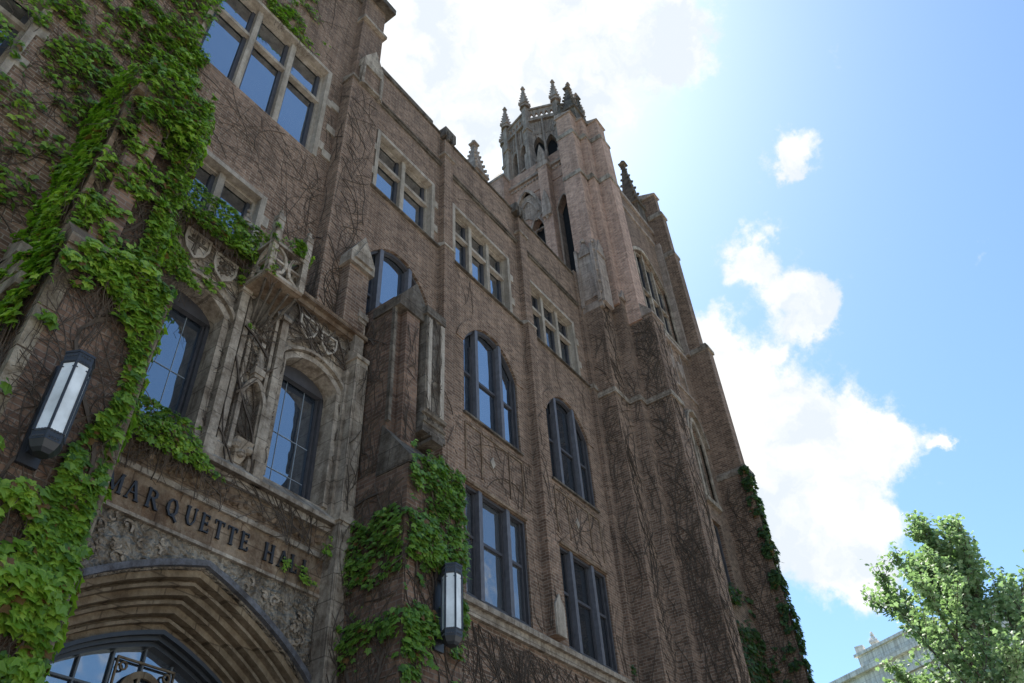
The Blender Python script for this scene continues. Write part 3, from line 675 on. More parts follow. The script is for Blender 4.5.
# ------------------------------------------------------------------ portal buttresses
def buttress(x0, x1, s):   # s = +1 right of the portal
    FRT = FS(-1.6)
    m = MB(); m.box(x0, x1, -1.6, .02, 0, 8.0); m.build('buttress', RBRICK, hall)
    m = MB(); a, b = x0+.06, x1-.1
    m.box(a, b, -1.05, .02, 8.0, 11.6); m.box(a+.18, a+.5, -1.2, -1.05, 8.5, 11.3)
    m.build('buttress_upper_stage', RBRICK, hall)
    m = MB()
    m.hexa([(x0-.02, -1.64, 7.9), (x1+.02, -1.64, 7.9), (x1+.02, -1.0, 7.9), (x0-.02, -1.0, 7.9)], [(x0-.02, -1.64, 8.02), (x1+.02, -1.64, 8.02), (x1-.08, -1.0, 8.85), (x0+.04, -1.0, 8.85)])
    c = (b-.2)
    if s < 0: m.box(a-.03, b+.03, -1.14, -.9, 9.8, 9.95)
    else: m.box(b-.42, b+.02, -1.3, -.9, 9.35, 11.5)                # stone shaft on the front
    if s > 0: m.hexa([(b-.5, -1.34, 8.9), (b+.06, -1.34, 8.9), (b+.06, -.9, 8.9), (b-.5, -.9, 8.9)], [(b-.42, -1.3, 9.35), (b+.02, -1.3, 9.35), (b+.02, -.9, 9.35), (b-.42, -.9, 9.35)])
    if s > 0: m.tube([(b-.5, -1.32, 9.3), (b+.06, -1.32, 9.3)], .05, 6); m.tube([(b-.48, -1.32, 9.12), (b+.05, -1.32, 9.12)], .04, 6)
    m.box(b-.46, b+.05, -1.34 if s > 0 else -1.1, -.86, 11.46, 11.64)
    for z in (8.75, 8.86, 8.97) if s > 0 else (): m.box(b-.36, b-.1, -1.42+(z-8.75)*.4, -1.0, z, z+.06)
    m.prism(FS(-1.1), [(a-.04, 11.3), (a+.74, 11.3), (a+.74, 11.5), (a+.36, 12.1), (a-.04, 11.5)], -.5, .14)
    m.box(a-.03, a+.03, -1.12, -1.05, 8.9, 11.3)
    m.build('buttress_cap', DKSTONE if s > 0 else RUST, hall)
    m = MB(); q = random.Random(5)
    if s < 0:
        for zz in [0.2+i*.52 for i in range(15)]:
            m.box(x1-.13-.05*q.random(), x1+.012, -1.61, -1.58, zz, zz+.51).cut(); m.box(x0-.012, x0+.12+.05*q.random(), -1.61, -1.5, zz+.1, zz+.6).cut()
        for zz in [8.95+i*.42 for i in range(6)]: m.box(b-.16-.06*q.random(), b+.012, -1.065, -1.04, zz, zz+.4).cut(); m.box(a-.012, a+.15, -1.065, -1.0, zz, zz+.4).cut()
        for i in range(4): m.wedge(x0-.18, x0+.0, -1.3+.18*i, -.4, 7.4+.28*i, 7.75+.28*i, .16); m.cut()
    else: m.box(b-.38, b-.3, -1.325, -1.29, 9.4, 11.4).cut(); m.box(b-.06, b+.04, -1.32, -1.2, 9.38, 11.44).cut()
    m.split('quoin', QUOIN if s < 0 else TRIM, hall)
buttress(6.86, 8.02, 1); buttress(1.78, 2.94, -1)

# ------------------------------------------------------------------ the tower
tw = empty('bell_tower', 'tall pinkish brick bell tower with stepped buttresses and an eight sided stone crown', 'tower', (19.8, 1.5, 0))
def TB(mb, name, mat, par=None):
    o = mb.build(name, mat)
    if par is None: return keep(o, tw)
    o.parent = par; return o
def keepwin(fo):
    fo.parent = tw; fo.matrix_parent_inverse = Matrix.Translation(-tw.location); return fo
m = MB(); m.box(17.4, 22.9, -.6, 4.2, 0, 27.2); m.box(17.4, 20.3, -.5, 3.9, 27.2, 29.2); TB(m, 'tower_core', TBRICK)
# facade-end pilaster and stepped corner buttresses
m = MB(); m.box(15.92, 16.36, -.12, .3, 0, 18.6); m.box(15.95, 16.36, -.04, .3, 18.6, 20.7)
m.box(16.15, 17.7, -.66, .5, 0, 19.3); m.box(16.3, 17.7, -.62, .5, 19.3, 20.4); m.box(16.95, 18.0, -1.03, .5, 0, 19.6); m.box(17.3, 18.05, -1.82, .4, 0, 18.7)
TB(m, 'buttress_lower', BRICK)
m = MB()
m.box(16.33, 17.2, -.72, 0, 20.3, 28.6); m.box(16.39, 17.2, -.69, -.03, 28.6, 30.1)
m.box(16.86, 17.6, -1.0, 0, 19.3, 28.6); m.box(16.86, 17.6, -.95, 0, 28.6, 29.9)
m.box(17.24, 17.9, -1.47, 0, 18.6, 28.6); m.box(17.28, 17.86, -1.4, 0, 28.6, 29.9)
m.box(16.6, 17.42, .78, 1.2, 17, 28.1); m.box(16.5, 17.42, 2.8, 3.55, 17, 28.9)
m.box(16.95, 17.41, -.02, 3.5, 27.3, 29.0)
TB(m, 'buttress_upper', TBRICK)
m = MB(); 
m.box(22.1, 22.36, -1.95, 0, 0, 15.3); m.box(22.1, 22.55, -1.85, 0, 15.3, 20.6); m.box(22.1, 22.55, -1.62, 0, 20.6, 25.9); m.box(22.13, 22.53, -1.55, 0, 25.9, 28.5); m.box(22.16, 22.52, -1.42, 0, 28.5, 30.0)
m.box(22.5, 23.2, -.85, 4, 0, 28.6)
TB(m, 'buttress_far', BRICK)
m = MB()   # stone weatherings
for (x0, x1, yf, yb, z) in ((16.31, 17.0, -.77, .02, 28.55), (16.8, 17.3, -1.03, -.7, 28.55), (17.21, 17.93, -1.5, -.9, 28.55),
        (16.31, 17.0, -.78, .02, 25.9), (16.8, 17.3, -1.04, -.7, 25.9), (17.21, 17.93, -1.51, -.9, 25.9),
        (22.08, 22.58, -1.6, -.9, 28.45), (22.08, 22.6, -1.66, -.9, 25.85), (22.08, 22.6, -1.9, -.9, 20.5), (22.08, 22.6, -2.03, -.9, 15.2)):
    m.box(x0, x1, yf, yb, z, z+.14); m.hexa([(x0, yf, z+.14), (x1, yf, z+.14), (x1, yb, z+.14), (x0, yb, z+.14)], [(x0+.03, yf+.08, z+.32), (x1-.03, yf+.08, z+.32), (x1-.03, yb, z+.32), (x0+.03, yb, z+.32)]); m.cut()
m.box(15.9, 16.4, -.16, 0, ZS-.12, ZS+.04); m.box(16.11, 17.4, -.7, 0, 15.42, 15.58); m.box(16.91, 17.8, -1.07, 0, 15.42, 15.585); m.box(17.26, 18.08, -1.87, 0, 15.42, 15.59)
m.cut(); m.box(22.6, 23.34, -.9, 0, 27.7, 27.9)
m.split('weathering', STONE, None, tw)
m = MB()
for x0, x1, y0, y1, z0, z1 in ((16.36, 17.25, -.74, 0, 30.1, 30.45), (16.83, 17.65, -.99, -.5, 29.9, 30.3), (17.24, 17.9, -1.44, -.6, 29.9, 30.35), (22.12, 22.56, -1.48, -.6, 30.0, 30.5), (22.5, 23.25, -.9, 1, 28.6, 28.8)):
    m.hexa([(x0-.03, y0-.03, z0), (x1+.03, y0-.03, z0), (x1+.03, y1, z0), (x0-.03, y1, z0)], [(x0, y0, z0+.08), (x1, y0, z0+.08), (x1, y1, z1), (x0, y1, z1)]); m.cut()
m.wedge(17.28, 18.08, -1.85, -1.2, 18.7, 19.7, .08); m.wedge(16.93, 17.3, -1.05, -.9, 19.6, 20.1, .06); m.wedge(16.13, 17.0, -.69, -.5, 19.3, 19.7, .05)
m.prism(FS(-1.04), [(16.93, 19.55), (17.25, 19.55), (17.09, 20.0)], 0, .06)
m.split('buttress_cap', TSTONE, None, tw)
# gabled stone niche on the corner
m = MB(); FN = FW(16.3); 
m.prism(FN, [(-.72, 19.1), (-.1, 19.1), (-.1, 21.35), (-.41, 22.0), (-.72, 21.35)], 0, .12)
m.prism(FN, [(-.62, 21.3), (-.2, 21.3), (-.41, 21.85)], .12, .17)
m.fbox(FN, -.76, -.66, 19.0, 21.7, 0, .2); m.fbox(FN, -.16, -.06, 19.0, 21.7, 0, .2); m.fbox(FN, -.76, -.06, 18.8, 19.1, 0, .16)
for z in (19.4, 19.9, 20.4, 20.9, 21.4, 21.8): m.ball((16.16, -.76, z), .06); m.ball((16.3, -.8, z), .07)
m.ball((16.2, -.41, 22.05), .1); m.box(16.2, 16.75, -.85, -.74, 19.0, 21.9); m.prism(FS(-.85), [(16.2, 21.3), (16.75, 21.3), (16.48, 22.1)], -.1, .04)
TB(m, 'stone_niche', TSTONE)
# recessed west wall with tall openings
FWt = FW(16.98)
wo_ = [OP(.06, .74, 19.6, 25.4, 'point', .7), OP(1.38, 1.98, 19, 25.0, 'point', .7), OP(2.12, 2.7, 19, 25.0, 'point', .7)]
m = MB(); wall(m, FWt, -.02, 3.5, 17, 28.3, wo_, .35); TB(m, 'wall', TBRICK)
for i, o in enumerate(wo_):
    w = MB(); w.ring(FWt, arc(o), arc(o, off=.07), -.1, .05); w.fbox(FWt, o['u0']-.05, o['u0']+.03, o['z0'], o['z1'], -.3, .04); w.fbox(FWt, o['u1']-.03, o['u1']+.05, o['z0'], o['z1'], -.3, .04)
    u = (o['u0']+o['u1'])/2
    if i: 
        for sx in (-1, 1): w.ring(FWt, [(u+sx*(.1+.1*math.cos(t*.7)), 25.05+.12*math.sin(t*.7)) for t in range(5)], [(u+sx*(.1+.16*math.cos(t*.7)), 25.05+.18*math.sin(t*.7)) for t in range(5)], -.2, -.12)
    fo = w.build('belfry_opening', TSTONE); keepwin(fo)
    d = MB(); d.prism(FWt, [(o['u0'], o['z0'])]+arc(o)+[(o['u1'], o['z0'])], -.34, -.3); d.build('opening_shade', DARK, fo)  # dark sheet standing in for the shaded belfry interior
m = MB(); big = OP(1.26, 2.79, 19, 25.6, 'point', 1.9); pts = arc(big)
m.ring(FWt, [(u, min(z, 25.75+.2*math.sin(i))) for i, (u, z) in enumerate(pts)], pts, -.02, .03); m.ring(FWt, pts, arc(big, off=.12), -.02, .14)
m.ring(FWt, [(u, z) for u, z in arc(OP(1.6, 2.45, 25.9, 26.0, 'point', .9))], [(u, z) for u, z in arc(OP(1.6, 2.45, 25.9, 26.0, 'point', .9), off=.07)], .02, .08)
TB(m, 'tympanum', TSTONE)
m = MB()
m.box(16.86, 17.0, -.02, 3.55, 28.2, 28.36); m.box(16.58, 17.0, .72, 1.26, 28.05, 28.3)
for i in range(22): m.box(16.9, 16.98, .0+i*.155, .08+i*.155, 27.95, 28.08)
m.box(16.47, 17.0, 2.76, 3.6, 28.85, 29.0); m.hexa([(16.5, 2.8, 29.0), (17.2, 2.8, 29.0), (17.2, 3.55, 29.0), (16.5, 3.55, 29.0)], [(16.8, 3.1, 29.7), (16.95, 3.1, 29.7), (16.95, 3.3, 29.7), (16.8, 3.3, 29.7)])
m.prism(FW(16.6), [(.78, 25.2), (.86, 26.0), (.99, 26.5), (1.12, 26.0), (1.2, 25.2), (.99, 24.7)], 0, .07)
m.box(16.5, 16.62, .8, 1.18, 24.9, 25.05)
m.prism(FW(16.6), [(.8, 28.3), (1.18, 28.3), (1.18, 28.8), (.99, 29.6), (.8, 28.8)], -.4, 0)
TB(m, 'string_course', TSTONE)
# front wall windows between the buttresses
FTf = FS(-.95)
tops = [OP(20.72, 21.42, 14.0, 16.3, 'point', .75), OP(20.72, 21.3, 11.0, 13.3), OP(18.9, 21.7, 20.7, 23.6, 'point', 1.1)]
m = MB(); wall(m, FTf, 17.6, 22.12, 0, 27.5, tops, .25); m.box(17.6, 22.3, -.7, -.4, 27, 27.5); TB(m, 'wall', BRICK)
for i, o in enumerate(tops):
    mu = [] if i < 2 else [19.6, 20.3, 21.0]
    fo = window(tw, FTf, o, .2, mu, [22.4] if i == 2 else [], .08, .06, STONE if i != 1 else TIMBER, STONE, GLASSD, sash=[12.2] if i == 1 else ())
    keepwin(fo)
    if i != 1:
        s = MB(); s.ring(FTf, arc(o), arc(o, off=.14), -.05, .05); s.fbox(FTf, o['u0']-.14, o['u0'], o['z0'], o['z1'], -.05, .05); s.fbox(FTf, o['u1'], o['u1']+.14, o['z0'], o['z1'], -.05, .05)
        s.fbox(FTf, o['u0']-.14, o['u1']+.14, o['z0']-.16, o['z0'], -.05, .1)
        if i == 0: s.ring(FTf, arc(o, off=.35), arc(o, off=.45), -.02, .12)
        s.build('surround', STONE, fo)
m = MB()
m.box(18.5, 22.1, -1.06, -.9, 20.3, 20.45); m.box(18.5, 22.1, -1.0, -.9, 18.3, 18.4)
for k in range(5): m.box(18.7+k*.68, 18.76+k*.68, -.98, -.9, 18.4, 20.3)
for k in range(4): m.prism(FTf, [(18.95+k*.68, 19.6), (19.25+k*.68, 19.6), (19.25+k*.68, 19.2), (19.1+k*.68, 18.9), (18.95+k*.68, 19.2)], 0, .06)
m.box(18.0, 22.1, -1.0, -.9, 26.6, 26.75); m.box(18.0, 22.1, -1.03, -.4, 27.5, 27.7)
for x in (21.95,): m.box(x-.08, x+.08, -1.2, -.9, 20.45, 26.6)
TB(m, 'stone_panel', TSTONE)
# stone crown
VX = [(17.4, 1.9), (17.95, .6), (18.5, .1), (19.2, .1), (19.85, .6), (20.3, 1.9), (20.0, 3.2), (19.3, 3.75), (18.4, 3.75), (17.75, 3.2)]
crown = None; m = MB(); mp = MB(); mo = MB(); md = MB()
cx0, cy0 = 18.85, 1.9
for i in range(10):
    a = Vector(VX[i]); b = Vector(VX[(i+1) % 10]); d = (b-a); L = d.length; d.normalize(); n = Vector((d.y, -d.x))
    if n.dot(a-Vector((cx0, cy0))) < 0: n = -n
    F = (lambda a, d, n: (lambda u, z, w=0: (a.x+d.x*u+n.x*w, a.y+d.y*u+n.y*w, z)))(a, d, n)
    o1 = OP(L*.14, L*.46, 30.1, 31.3, 'point', .5); o2 = OP(L*.54, L*.86, 30.1, 31.3, 'point', .5)
    wall(m, F, 0, L, 29.0, 33.2, [o1, o2], .3)
    for u in (L*.3, L*.7):
        for du in (-.16, 0, .16): m.fbox(F, u+du-.02, u+du+.02, 31.95, 32.9, 0, .05)
    m.fbox(F, L*.47, L*.53, 29.6, 33.1, 0, .12); m.fbox(F, 0, L, 33.0, 33.2, 0, .12); m.fbox(F, 0, L, 29.0, 29.3, 0, .14); m.fbox(F, .1, L-.1, 29.9, 30.0, 0, .08)
    for o in (o1, o2): md.prism(F, [(o['u0'], o['z0'])]+arc(o)+[(o['u1'], o['z0'])], -.32, -.29)
    k = 5 if L > 1 else 3; hol = [OP(.12+(L-.24)*(j+.18)/k, .12+(L-.24)*(j+.82)/k, 33.42, 33.58, 'point', .2) for j in range(k)]
    wall(mp, F, 0, L, 33.2, 34.0, hol, .14)
    G = (lambda F: (lambda u, z, w=0: F(u, z, -.14-w)))(F); wall(mp, G, 0, L, 33.2, 34.0, hol, .001)
    mp.fbox(F, -.02, L+.02, 34.0, 34.12, -.18, .06)
    x, y = a.x+(a.x-cx0)*.02, a.y+(a.y-cy0)*.02
    mo.tube([(x, y, 29.0), (x, y, 34.3)], .17, 4); mo.tube([(x, y, 32.3), (x, y, 32.5)], .24, 4); mo.tube([(x, y, 29.0), (x, y, 30.6)], .25, 4); mo.tube([(x, y, 34.2), (x, y, 34.35)], .25, 8)
    pp = MB(); pinnacle(pp, x, y, 34.3, 36.1, .17, 6, .12); TB(pp, 'pinnacle', TSTONE)
m.add([(x, y, 33.15) for x, y in VX], [tuple(range(10))])
crown = TB(m, 'crown', TSTONE)
for mb, nm_, mt in ((mp, 'pierced_parapet', TSTONE), (mo, 'turret_shaft', TSTONE), (md, 'opening_shade', DARK)): mb.build(nm_, mt, crown)  # crown lancets backed by dark sheets in place of interior shade
for x, y, z0, z1, r, mt in ((17.15, -.45, 30.2, 33.3, .3, DKSTONE), (18.0, -.5, 29.4, 33.6, .2, DKSTONE), (21.5, -.6, 27.5, 32.4, .34, DKSTONE), (16.8, -.1, 30.2, 32.0, .13, DKSTONE)):
    pp = MB(); pinnacle(pp, x, y, z0, z1, r, 7, .3); TB(pp, 'pinnacle', mt)
m = MB(); m.box(13.4, 14.2, 2.1, 2.9, 19.8, 25.0); pinnacle(m, 13.75, 2.2, 25.0, 27.45, .3, 7, .1); m.build('roof_pinnacle', TSTONE, hall)

# ------------------------------------------------------------------ wall lanterns
def lantern(x, y, z, label):
    t = empty('wall_lantern', label, 'lantern', (x, y, z), 'lanterns on the doorway buttresses')
    n = 6; r = .135; h = .93
    def hx(rad, zz, ph=0.0): return [(rad*math.cos(ph+math.pi/3*k), rad*math.sin(ph+math.pi/3*k), zz) for k in range(n)]
    m = MB(); m.hexa(hx(r, -.0), hx(r, .10)); m.hexa(hx(r*.75, -.06), hx(r*.98, -.0)); m.hexa(hx(r*.5, -.09), hx(r*.75, -.06)); m.build('base', IRON, t)
    m = MB(); m.hexa(hx(r, h-.11), hx(r, h)); m.hexa(hx(r*1.05, h), hx(r*1.05, h+.025)); m.hexa(hx(r, h+.025), hx(r*.5, h+.06)); m.build('cap', IRON, t)
    m = MB()
    for k in range(n):
        a = math.pi/3*k; p = (r*.97*math.cos(a), r*.97*math.sin(a)); m.tube([(*p, .09), (*p, h-.1)], .013, 6)
        q = (r*.97*math.cos(a+math.pi/3), r*.97*math.sin(a+math.pi/3))
        for s_, e_ in ((.0, .2), (.8, 1.0)):   # little arched corners at the head of each glass
            A = Vector((*p, 0)).lerp(Vector((*q, 0)), s_); B = Vector((*p, 0)).lerp(Vector((*q, 0)), e_)
            m.hexa([(A.x, A.y, h-.15), (B.x, B.y, h-.15), (B.x*.95, B.y*.95, h-.15), (A.x*.95, A.y*.95, h-.15)], [(A.x, A.y, h-.16), (B.x, B.y, h-.16), (B.x*.95, B.y*.95, h-.16), (A.x*.95, A.y*.95, h-.16)])
        for j in range(4):
            for zz in (.03, .09): 
                P = Vector((*p, 0)).lerp(Vector((*q, 0)), .2+.2*j); m.ball((P.x*1.0, P.y*1.0, zz), .015, 4); m.ball((P.x, P.y, h-.12+zz), .015, 4)
    m.build('cage', IRON, t)
    m = MB()
    m.hexa(hx(r*.93, .1), hx(r*.93, h-.11)); m.build('glass_shade', OPAL, t)
    m = MB(); m.box(-.05, .05, .1, .24, .0, .1); m.box(-.05, .05, .1, .24, h-.12, h-.02); m.box(-.09, .09, .2, .245, -.1, h); m.build('bracket', IRON, t)
    return t
lantern(7.52, -1.845, 5.54, 'black hexagonal wall lantern with white glass on the right buttress below the arched windows')
lantern(2.23, -1.845, 5.58, 'black hexagonal wall lantern with white glass on the left buttress beside the lettered doorway')

# ------------------------------------------------------------------ creepers and ivy
def creeper(m, F, u0, u1, z0, z1, n, seed, r=.011, avoid=(), step=.16, starts=None):
    rnd = random.Random(seed)
    def ok(u, z): return u0 < u < u1 and z0 < z < z1 and not any(a-.02 < u < b+.02 and c-.02 < z < d+.02 for a, b, c, d in avoid)
    stack = []
    for i in range(int(n*1.5)):
        u, z = rnd.uniform(u0, u1), (z0+.02 if rnd.random() < .25 else rnd.uniform(z0, z1)); stack.append((u, z, rnd.gauss(math.pi/2, .6), rnd.uniform(.35, .8)*r, rnd.randint(10, 30), 0))
    while stack:
        u, z, a, rr, k, lv = stack.pop(); pts = []; rs = []; cv = rnd.gauss(0, .12)
        while k > 0 and ok(u, z):
            pts.append(F(u, z, .012)); rs.append(rr*(.35+.65*min(1, k/12))); cv = cv*.8+rnd.gauss(0, .1)
            a += cv+(math.pi/2-a)*.03; s = step*rnd.uniform(.7, 1.3); u += math.cos(a)*s; z += math.sin(a)*s; k -= 1
            if lv < 2 and rnd.random() < .14: stack.append((u, z, a+rnd.choice((-1, 1))*rnd.uniform(.5, 1.3), rr*.75, rnd.randint(5, 14), lv+1))
        if len(pts) > 2: m.tube(pts, rs, 3)
def bare(name, label, specs):
    m = MB()
    for s in specs: creeper(m, *s[:-1], **s[-1])
    return tag(m.build(name, STEM), label, 'creeper', 'leafless creepers on the brickwork')
av = [(o['u0'], o['u1'], o['z0'], o['z1']+o.get('rise', 0)) for o in ops]+[(a-.02, a+.4, 7, 21) for a in (9.26, 12.62)]
bare('bare_creeper', 'leafless creeper stems webbed over the brick between the bay windows', [
    (F0, 8.02, 15.9, 7.64, 11.4, 110, 1, dict(avoid=av, r=.011)), (F0, 8.02, 15.9, 11.4, 15.7, 34, 101, dict(avoid=av, r=.008)), (F0, 6.8, 15.9, 15.9, 20.3, 12, 2, dict(avoid=av, r=.007)),
    (FS(-.12), 8.1, 15.9, 4, 7.1, 130, 3, dict(r=.016)), (FS(-.2), 9.27, 9.6, 7.7, 15.6, 16, 4, dict()), (FS(-.2), 12.63, 12.97, 7.7, 15.6, 16, 5, dict()), (FW(9.26), -.19, 0, 7.7, 15.6, 10, 6, dict()), (FW(12.62), -.19, 0, 7.7, 15.6, 10, 61, dict())])
bare('bare_creeper', 'leafless creeper stems spread over the stepped buttresses at the foot of the tower', [
    (FW(15.92), -.11, 0, 4, 15.6, 12, 7, dict()), (FS(-.12), 15.93, 16.14, 4, 15.6, 14, 8, dict()), (FW(16.15), -.65, -.13, 4, 18, 60, 9, dict(r=.014)), (FS(-.66), 16.16, 16.94, 4, 19, 90, 10, dict(r=.014)),
    (FW(16.95), -1.02, -.67, 4, 17, 40, 11, dict(r=.013)), (FS(-1.03), 16.96, 17.29, 4, 17, 24, 12, dict()), (FW(17.3), -1.8, -1.05, 3, 14, 9, 131, dict(r=.045, step=.4)), (FS(-.66), 16.2, 16.9, 3, 14, 5, 132, dict(r=.04, step=.4)), (FW(17.3), -1.81, -1.04, 4, 18.6, 210, 13, dict(r=.015)), (FS(-1.82), 17.31, 18.04, 4, 18.6, 90, 14, dict(r=.013)),
    (FW(22.1), -1.95, -.96, 6, 15, 90, 15, dict(r=.014))])
pav = [(o['u0']-.15, o['u1']+.15, o['z0']-.1, o['z1']+.15) for o in pops]
bare('bare_creeper', 'leafless creeper stems across the wall and pier around the uppermost stone framed windows', [
    (F0, .6, 5.84, 11.2, 22.4, 150, 16, dict(avoid=pav, r=.009)), (FW(5.85), -.31, 0, 11, 18.2, 30, 17, dict()), (FS(-.32), 5.86, 6.71, 11, 18.2, 50, 18, dict(r=.01))])
wav = [(o['u0']-.02, o['u1']+.02, o['z0'], o['z1']+.4) for o in win]
bare('bare_creeper', 'leafless creeper stems tangled over the carved stone of the doorway front', [
    (FS(YP-.05), 3.1, 6.76, 7.5, 10.9, 190, 19, dict(avoid=wav, r=.011, step=.1)), (FS(YP-.02), 3.1, 6.76, 5.2, 7.1, 60, 20, dict(r=.009, step=.1, avoid=[(3.3, 6.4, 0, 6.1), (3.5, 6.5, 6.3, 6.6)])), (FS(YP-.02), 3.1, 6.6, 7.5, 10.8, 14, 228, dict(avoid=wav, r=.026, step=.14)),
    (FS(YP-.1), 3.3, 6.5, 6.15, 6.3, 12, 22, dict(r=.012)), (FS(YP-.28), 6.61, 6.84, 3, 10.1, 34, 227, dict(r=.012, step=.1)), (FS(YP-.28), 6.62, 6.83, 3, 10.2, 5, 222, dict(r=.04, step=.28)), (FS(YP-.1), 4.4, 5.3, 7.3, 10.1, 6, 223, dict(r=.03, step=.2)), (FS(YP-.06), 5.4, 6.7, 9.85, 10.7, 10, 224, dict(r=.025, step=.14)), (FS(YP-.12), 3.1, 6.7, 6.62, 7.3, 40, 221, dict(r=.012, step=.1))])
bare('bare_creeper', 'leafless creeper stems climbing the buttress to the right of the doorway', [
    (FW(6.86), -1.58, -.36, 3, 7.8, 60, 23, dict(r=.014, step=.12)), (FS(-1.6), 6.87, 8, 3, 7.8, 50, 24, dict(r=.014, step=.12)), (FW(6.86), -1.5, -.4, 3, 7.8, 6, 225, dict(r=.035, step=.26)), (FW(6.92), -1.0, -.36, 8, 11.3, 6, 226, dict(r=.03, step=.2)), (FW(6.92), -1.0, -.36, 8, 11.3, 40, 25, dict(r=.013, step=.12)), (FS(-1.31), 7.5, 7.9, 9.0, 11.5, 30, 26, dict(r=.012, step=.1)), (FS(-1.21), 7.1, 7.4, 8.6, 11.3, 20, 27, dict(r=.011, step=.1))])
bare('bare_creeper', 'leafless creeper stems under the ivy on the buttress to the left of the doorway', [
    (FS(-1.6), 1.8, 2.93, 3, 7.8, 110, 28, dict(r=.009, step=.09)), (FS(-1.6), 1.9, 2.9, 2.6, 7.8, 8, 281, dict(r=.035, step=.2)), (FS(-1.06), 1.9, 2.75, 8.6, 11.4, 5, 282, dict(r=.03, step=.18)), (FW(1.78), -1.58, -.1, 3, 7.8, 90, 29, dict(r=.012, step=.1)), (FS(-1.06), 1.86, 2.8, 8.6, 11.4, 90, 30, dict(r=.009, step=.09)), (F0, -2, 1.78, 5, 11, 80, 31, dict(r=.012))])

LEAFR = [(0, 0), (.2, .13), (.46, .04), (.4, -.22), (.62, -.46), (.3, -.56), (0, -1.0)]
LEAFL = [(0, 0), (0, -1.0), (-.3, -.56), (-.62, -.46), (-.4, -.22), (-.46, .04), (-.2, .13)]
def add_leaf(vs, fs, p, nrm, tip, s):
    nrm = nrm.normalized(); y = -(tip-nrm*tip.dot(nrm)); 
    if y.length < 1e-4: y = Vector((0, 0, 1))
    y.normalize(); x = y.cross(nrm)
    for L in (LEAFR, LEAFL):
        k = len(vs)
        for a, b in L: vs.append(tuple(p+x*(a*s)+y*(b*s)-nrm*(abs(a)*.35*s+b*b*.18*s)))
        fs.append(tuple(range(k, k+7)))
def ivy(name, label, regions, mat=IVY, seed=1, stems=True):
    rnd = random.Random(seed); vs = []; fs = []; tn = []; sm = MB()
    for F, u0, u1, z0, z1, n, size, mask, thick in regions:
        n = int(n*1.35); size *= .86
        o = Vector(F(0, 0, 0)); N = (Vector(F(0, 0, 1))-o).normalized(); U = (Vector(F(1, 0, 0))-o).normalized()
        made = 0; tries = 0; sd = Vector((seed*3.1, 0, 0))
        while made < n and tries < n*12:
            tries += 1
            u, z = rnd.uniform(u0, u1), rnd.uniform(z0, z1)
            p0 = Vector(F(u, z, 0))
            # clumps hang in shelves: noise squeezed along the height
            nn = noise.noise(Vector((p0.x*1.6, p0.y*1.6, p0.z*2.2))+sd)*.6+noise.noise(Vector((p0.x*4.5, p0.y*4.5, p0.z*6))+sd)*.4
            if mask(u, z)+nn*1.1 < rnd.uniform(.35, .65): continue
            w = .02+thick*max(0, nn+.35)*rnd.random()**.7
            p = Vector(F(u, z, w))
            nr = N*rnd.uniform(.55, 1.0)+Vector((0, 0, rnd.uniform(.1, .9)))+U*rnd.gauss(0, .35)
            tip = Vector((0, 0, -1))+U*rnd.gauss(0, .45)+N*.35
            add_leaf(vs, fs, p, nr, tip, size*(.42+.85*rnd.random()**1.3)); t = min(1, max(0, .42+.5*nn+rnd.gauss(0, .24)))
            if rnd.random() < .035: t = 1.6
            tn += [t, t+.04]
            made += 1
            if rnd.random() < .07: 
                a = p; pts = [tuple(a)]
                for _ in range(4): a = a+U*rnd.gauss(0, .05)+Vector((0, 0, -.09))-N*(w*.22); pts.append(tuple(a))
                sm.tube(pts, .004, 3)
    root = empty(name, label, 'ivy', (0, 0, 0))
    mb = MB(); mb.v = vs; mb.f = fs; mb.build('foliage', mat, root, tone=tn)
    st_ = sm.build('stem', STEM, root); st_['kind'] = 'stuff'
    return root
S = lambda x, a, b: max(0, min(1, (x-a)/(b-a)))
# left buttress: thick along its right-hand edge, patchy across its face, heavy at the gable
FL1 = FS(-1.62)
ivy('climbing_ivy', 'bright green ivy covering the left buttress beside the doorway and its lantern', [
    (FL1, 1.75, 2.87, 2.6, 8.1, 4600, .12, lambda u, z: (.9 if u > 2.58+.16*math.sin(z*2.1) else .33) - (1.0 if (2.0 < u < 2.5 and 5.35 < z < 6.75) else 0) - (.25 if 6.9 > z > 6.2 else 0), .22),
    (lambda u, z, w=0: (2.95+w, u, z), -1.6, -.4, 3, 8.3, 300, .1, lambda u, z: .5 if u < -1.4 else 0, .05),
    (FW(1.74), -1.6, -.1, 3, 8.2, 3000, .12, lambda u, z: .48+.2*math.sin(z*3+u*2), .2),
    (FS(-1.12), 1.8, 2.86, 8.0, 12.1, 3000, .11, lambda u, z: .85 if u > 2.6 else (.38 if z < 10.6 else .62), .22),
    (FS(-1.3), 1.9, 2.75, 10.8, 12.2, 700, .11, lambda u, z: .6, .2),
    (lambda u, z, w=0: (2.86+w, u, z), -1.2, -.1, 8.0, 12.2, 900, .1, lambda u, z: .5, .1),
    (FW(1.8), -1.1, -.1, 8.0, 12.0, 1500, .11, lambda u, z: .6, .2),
], seed=2)
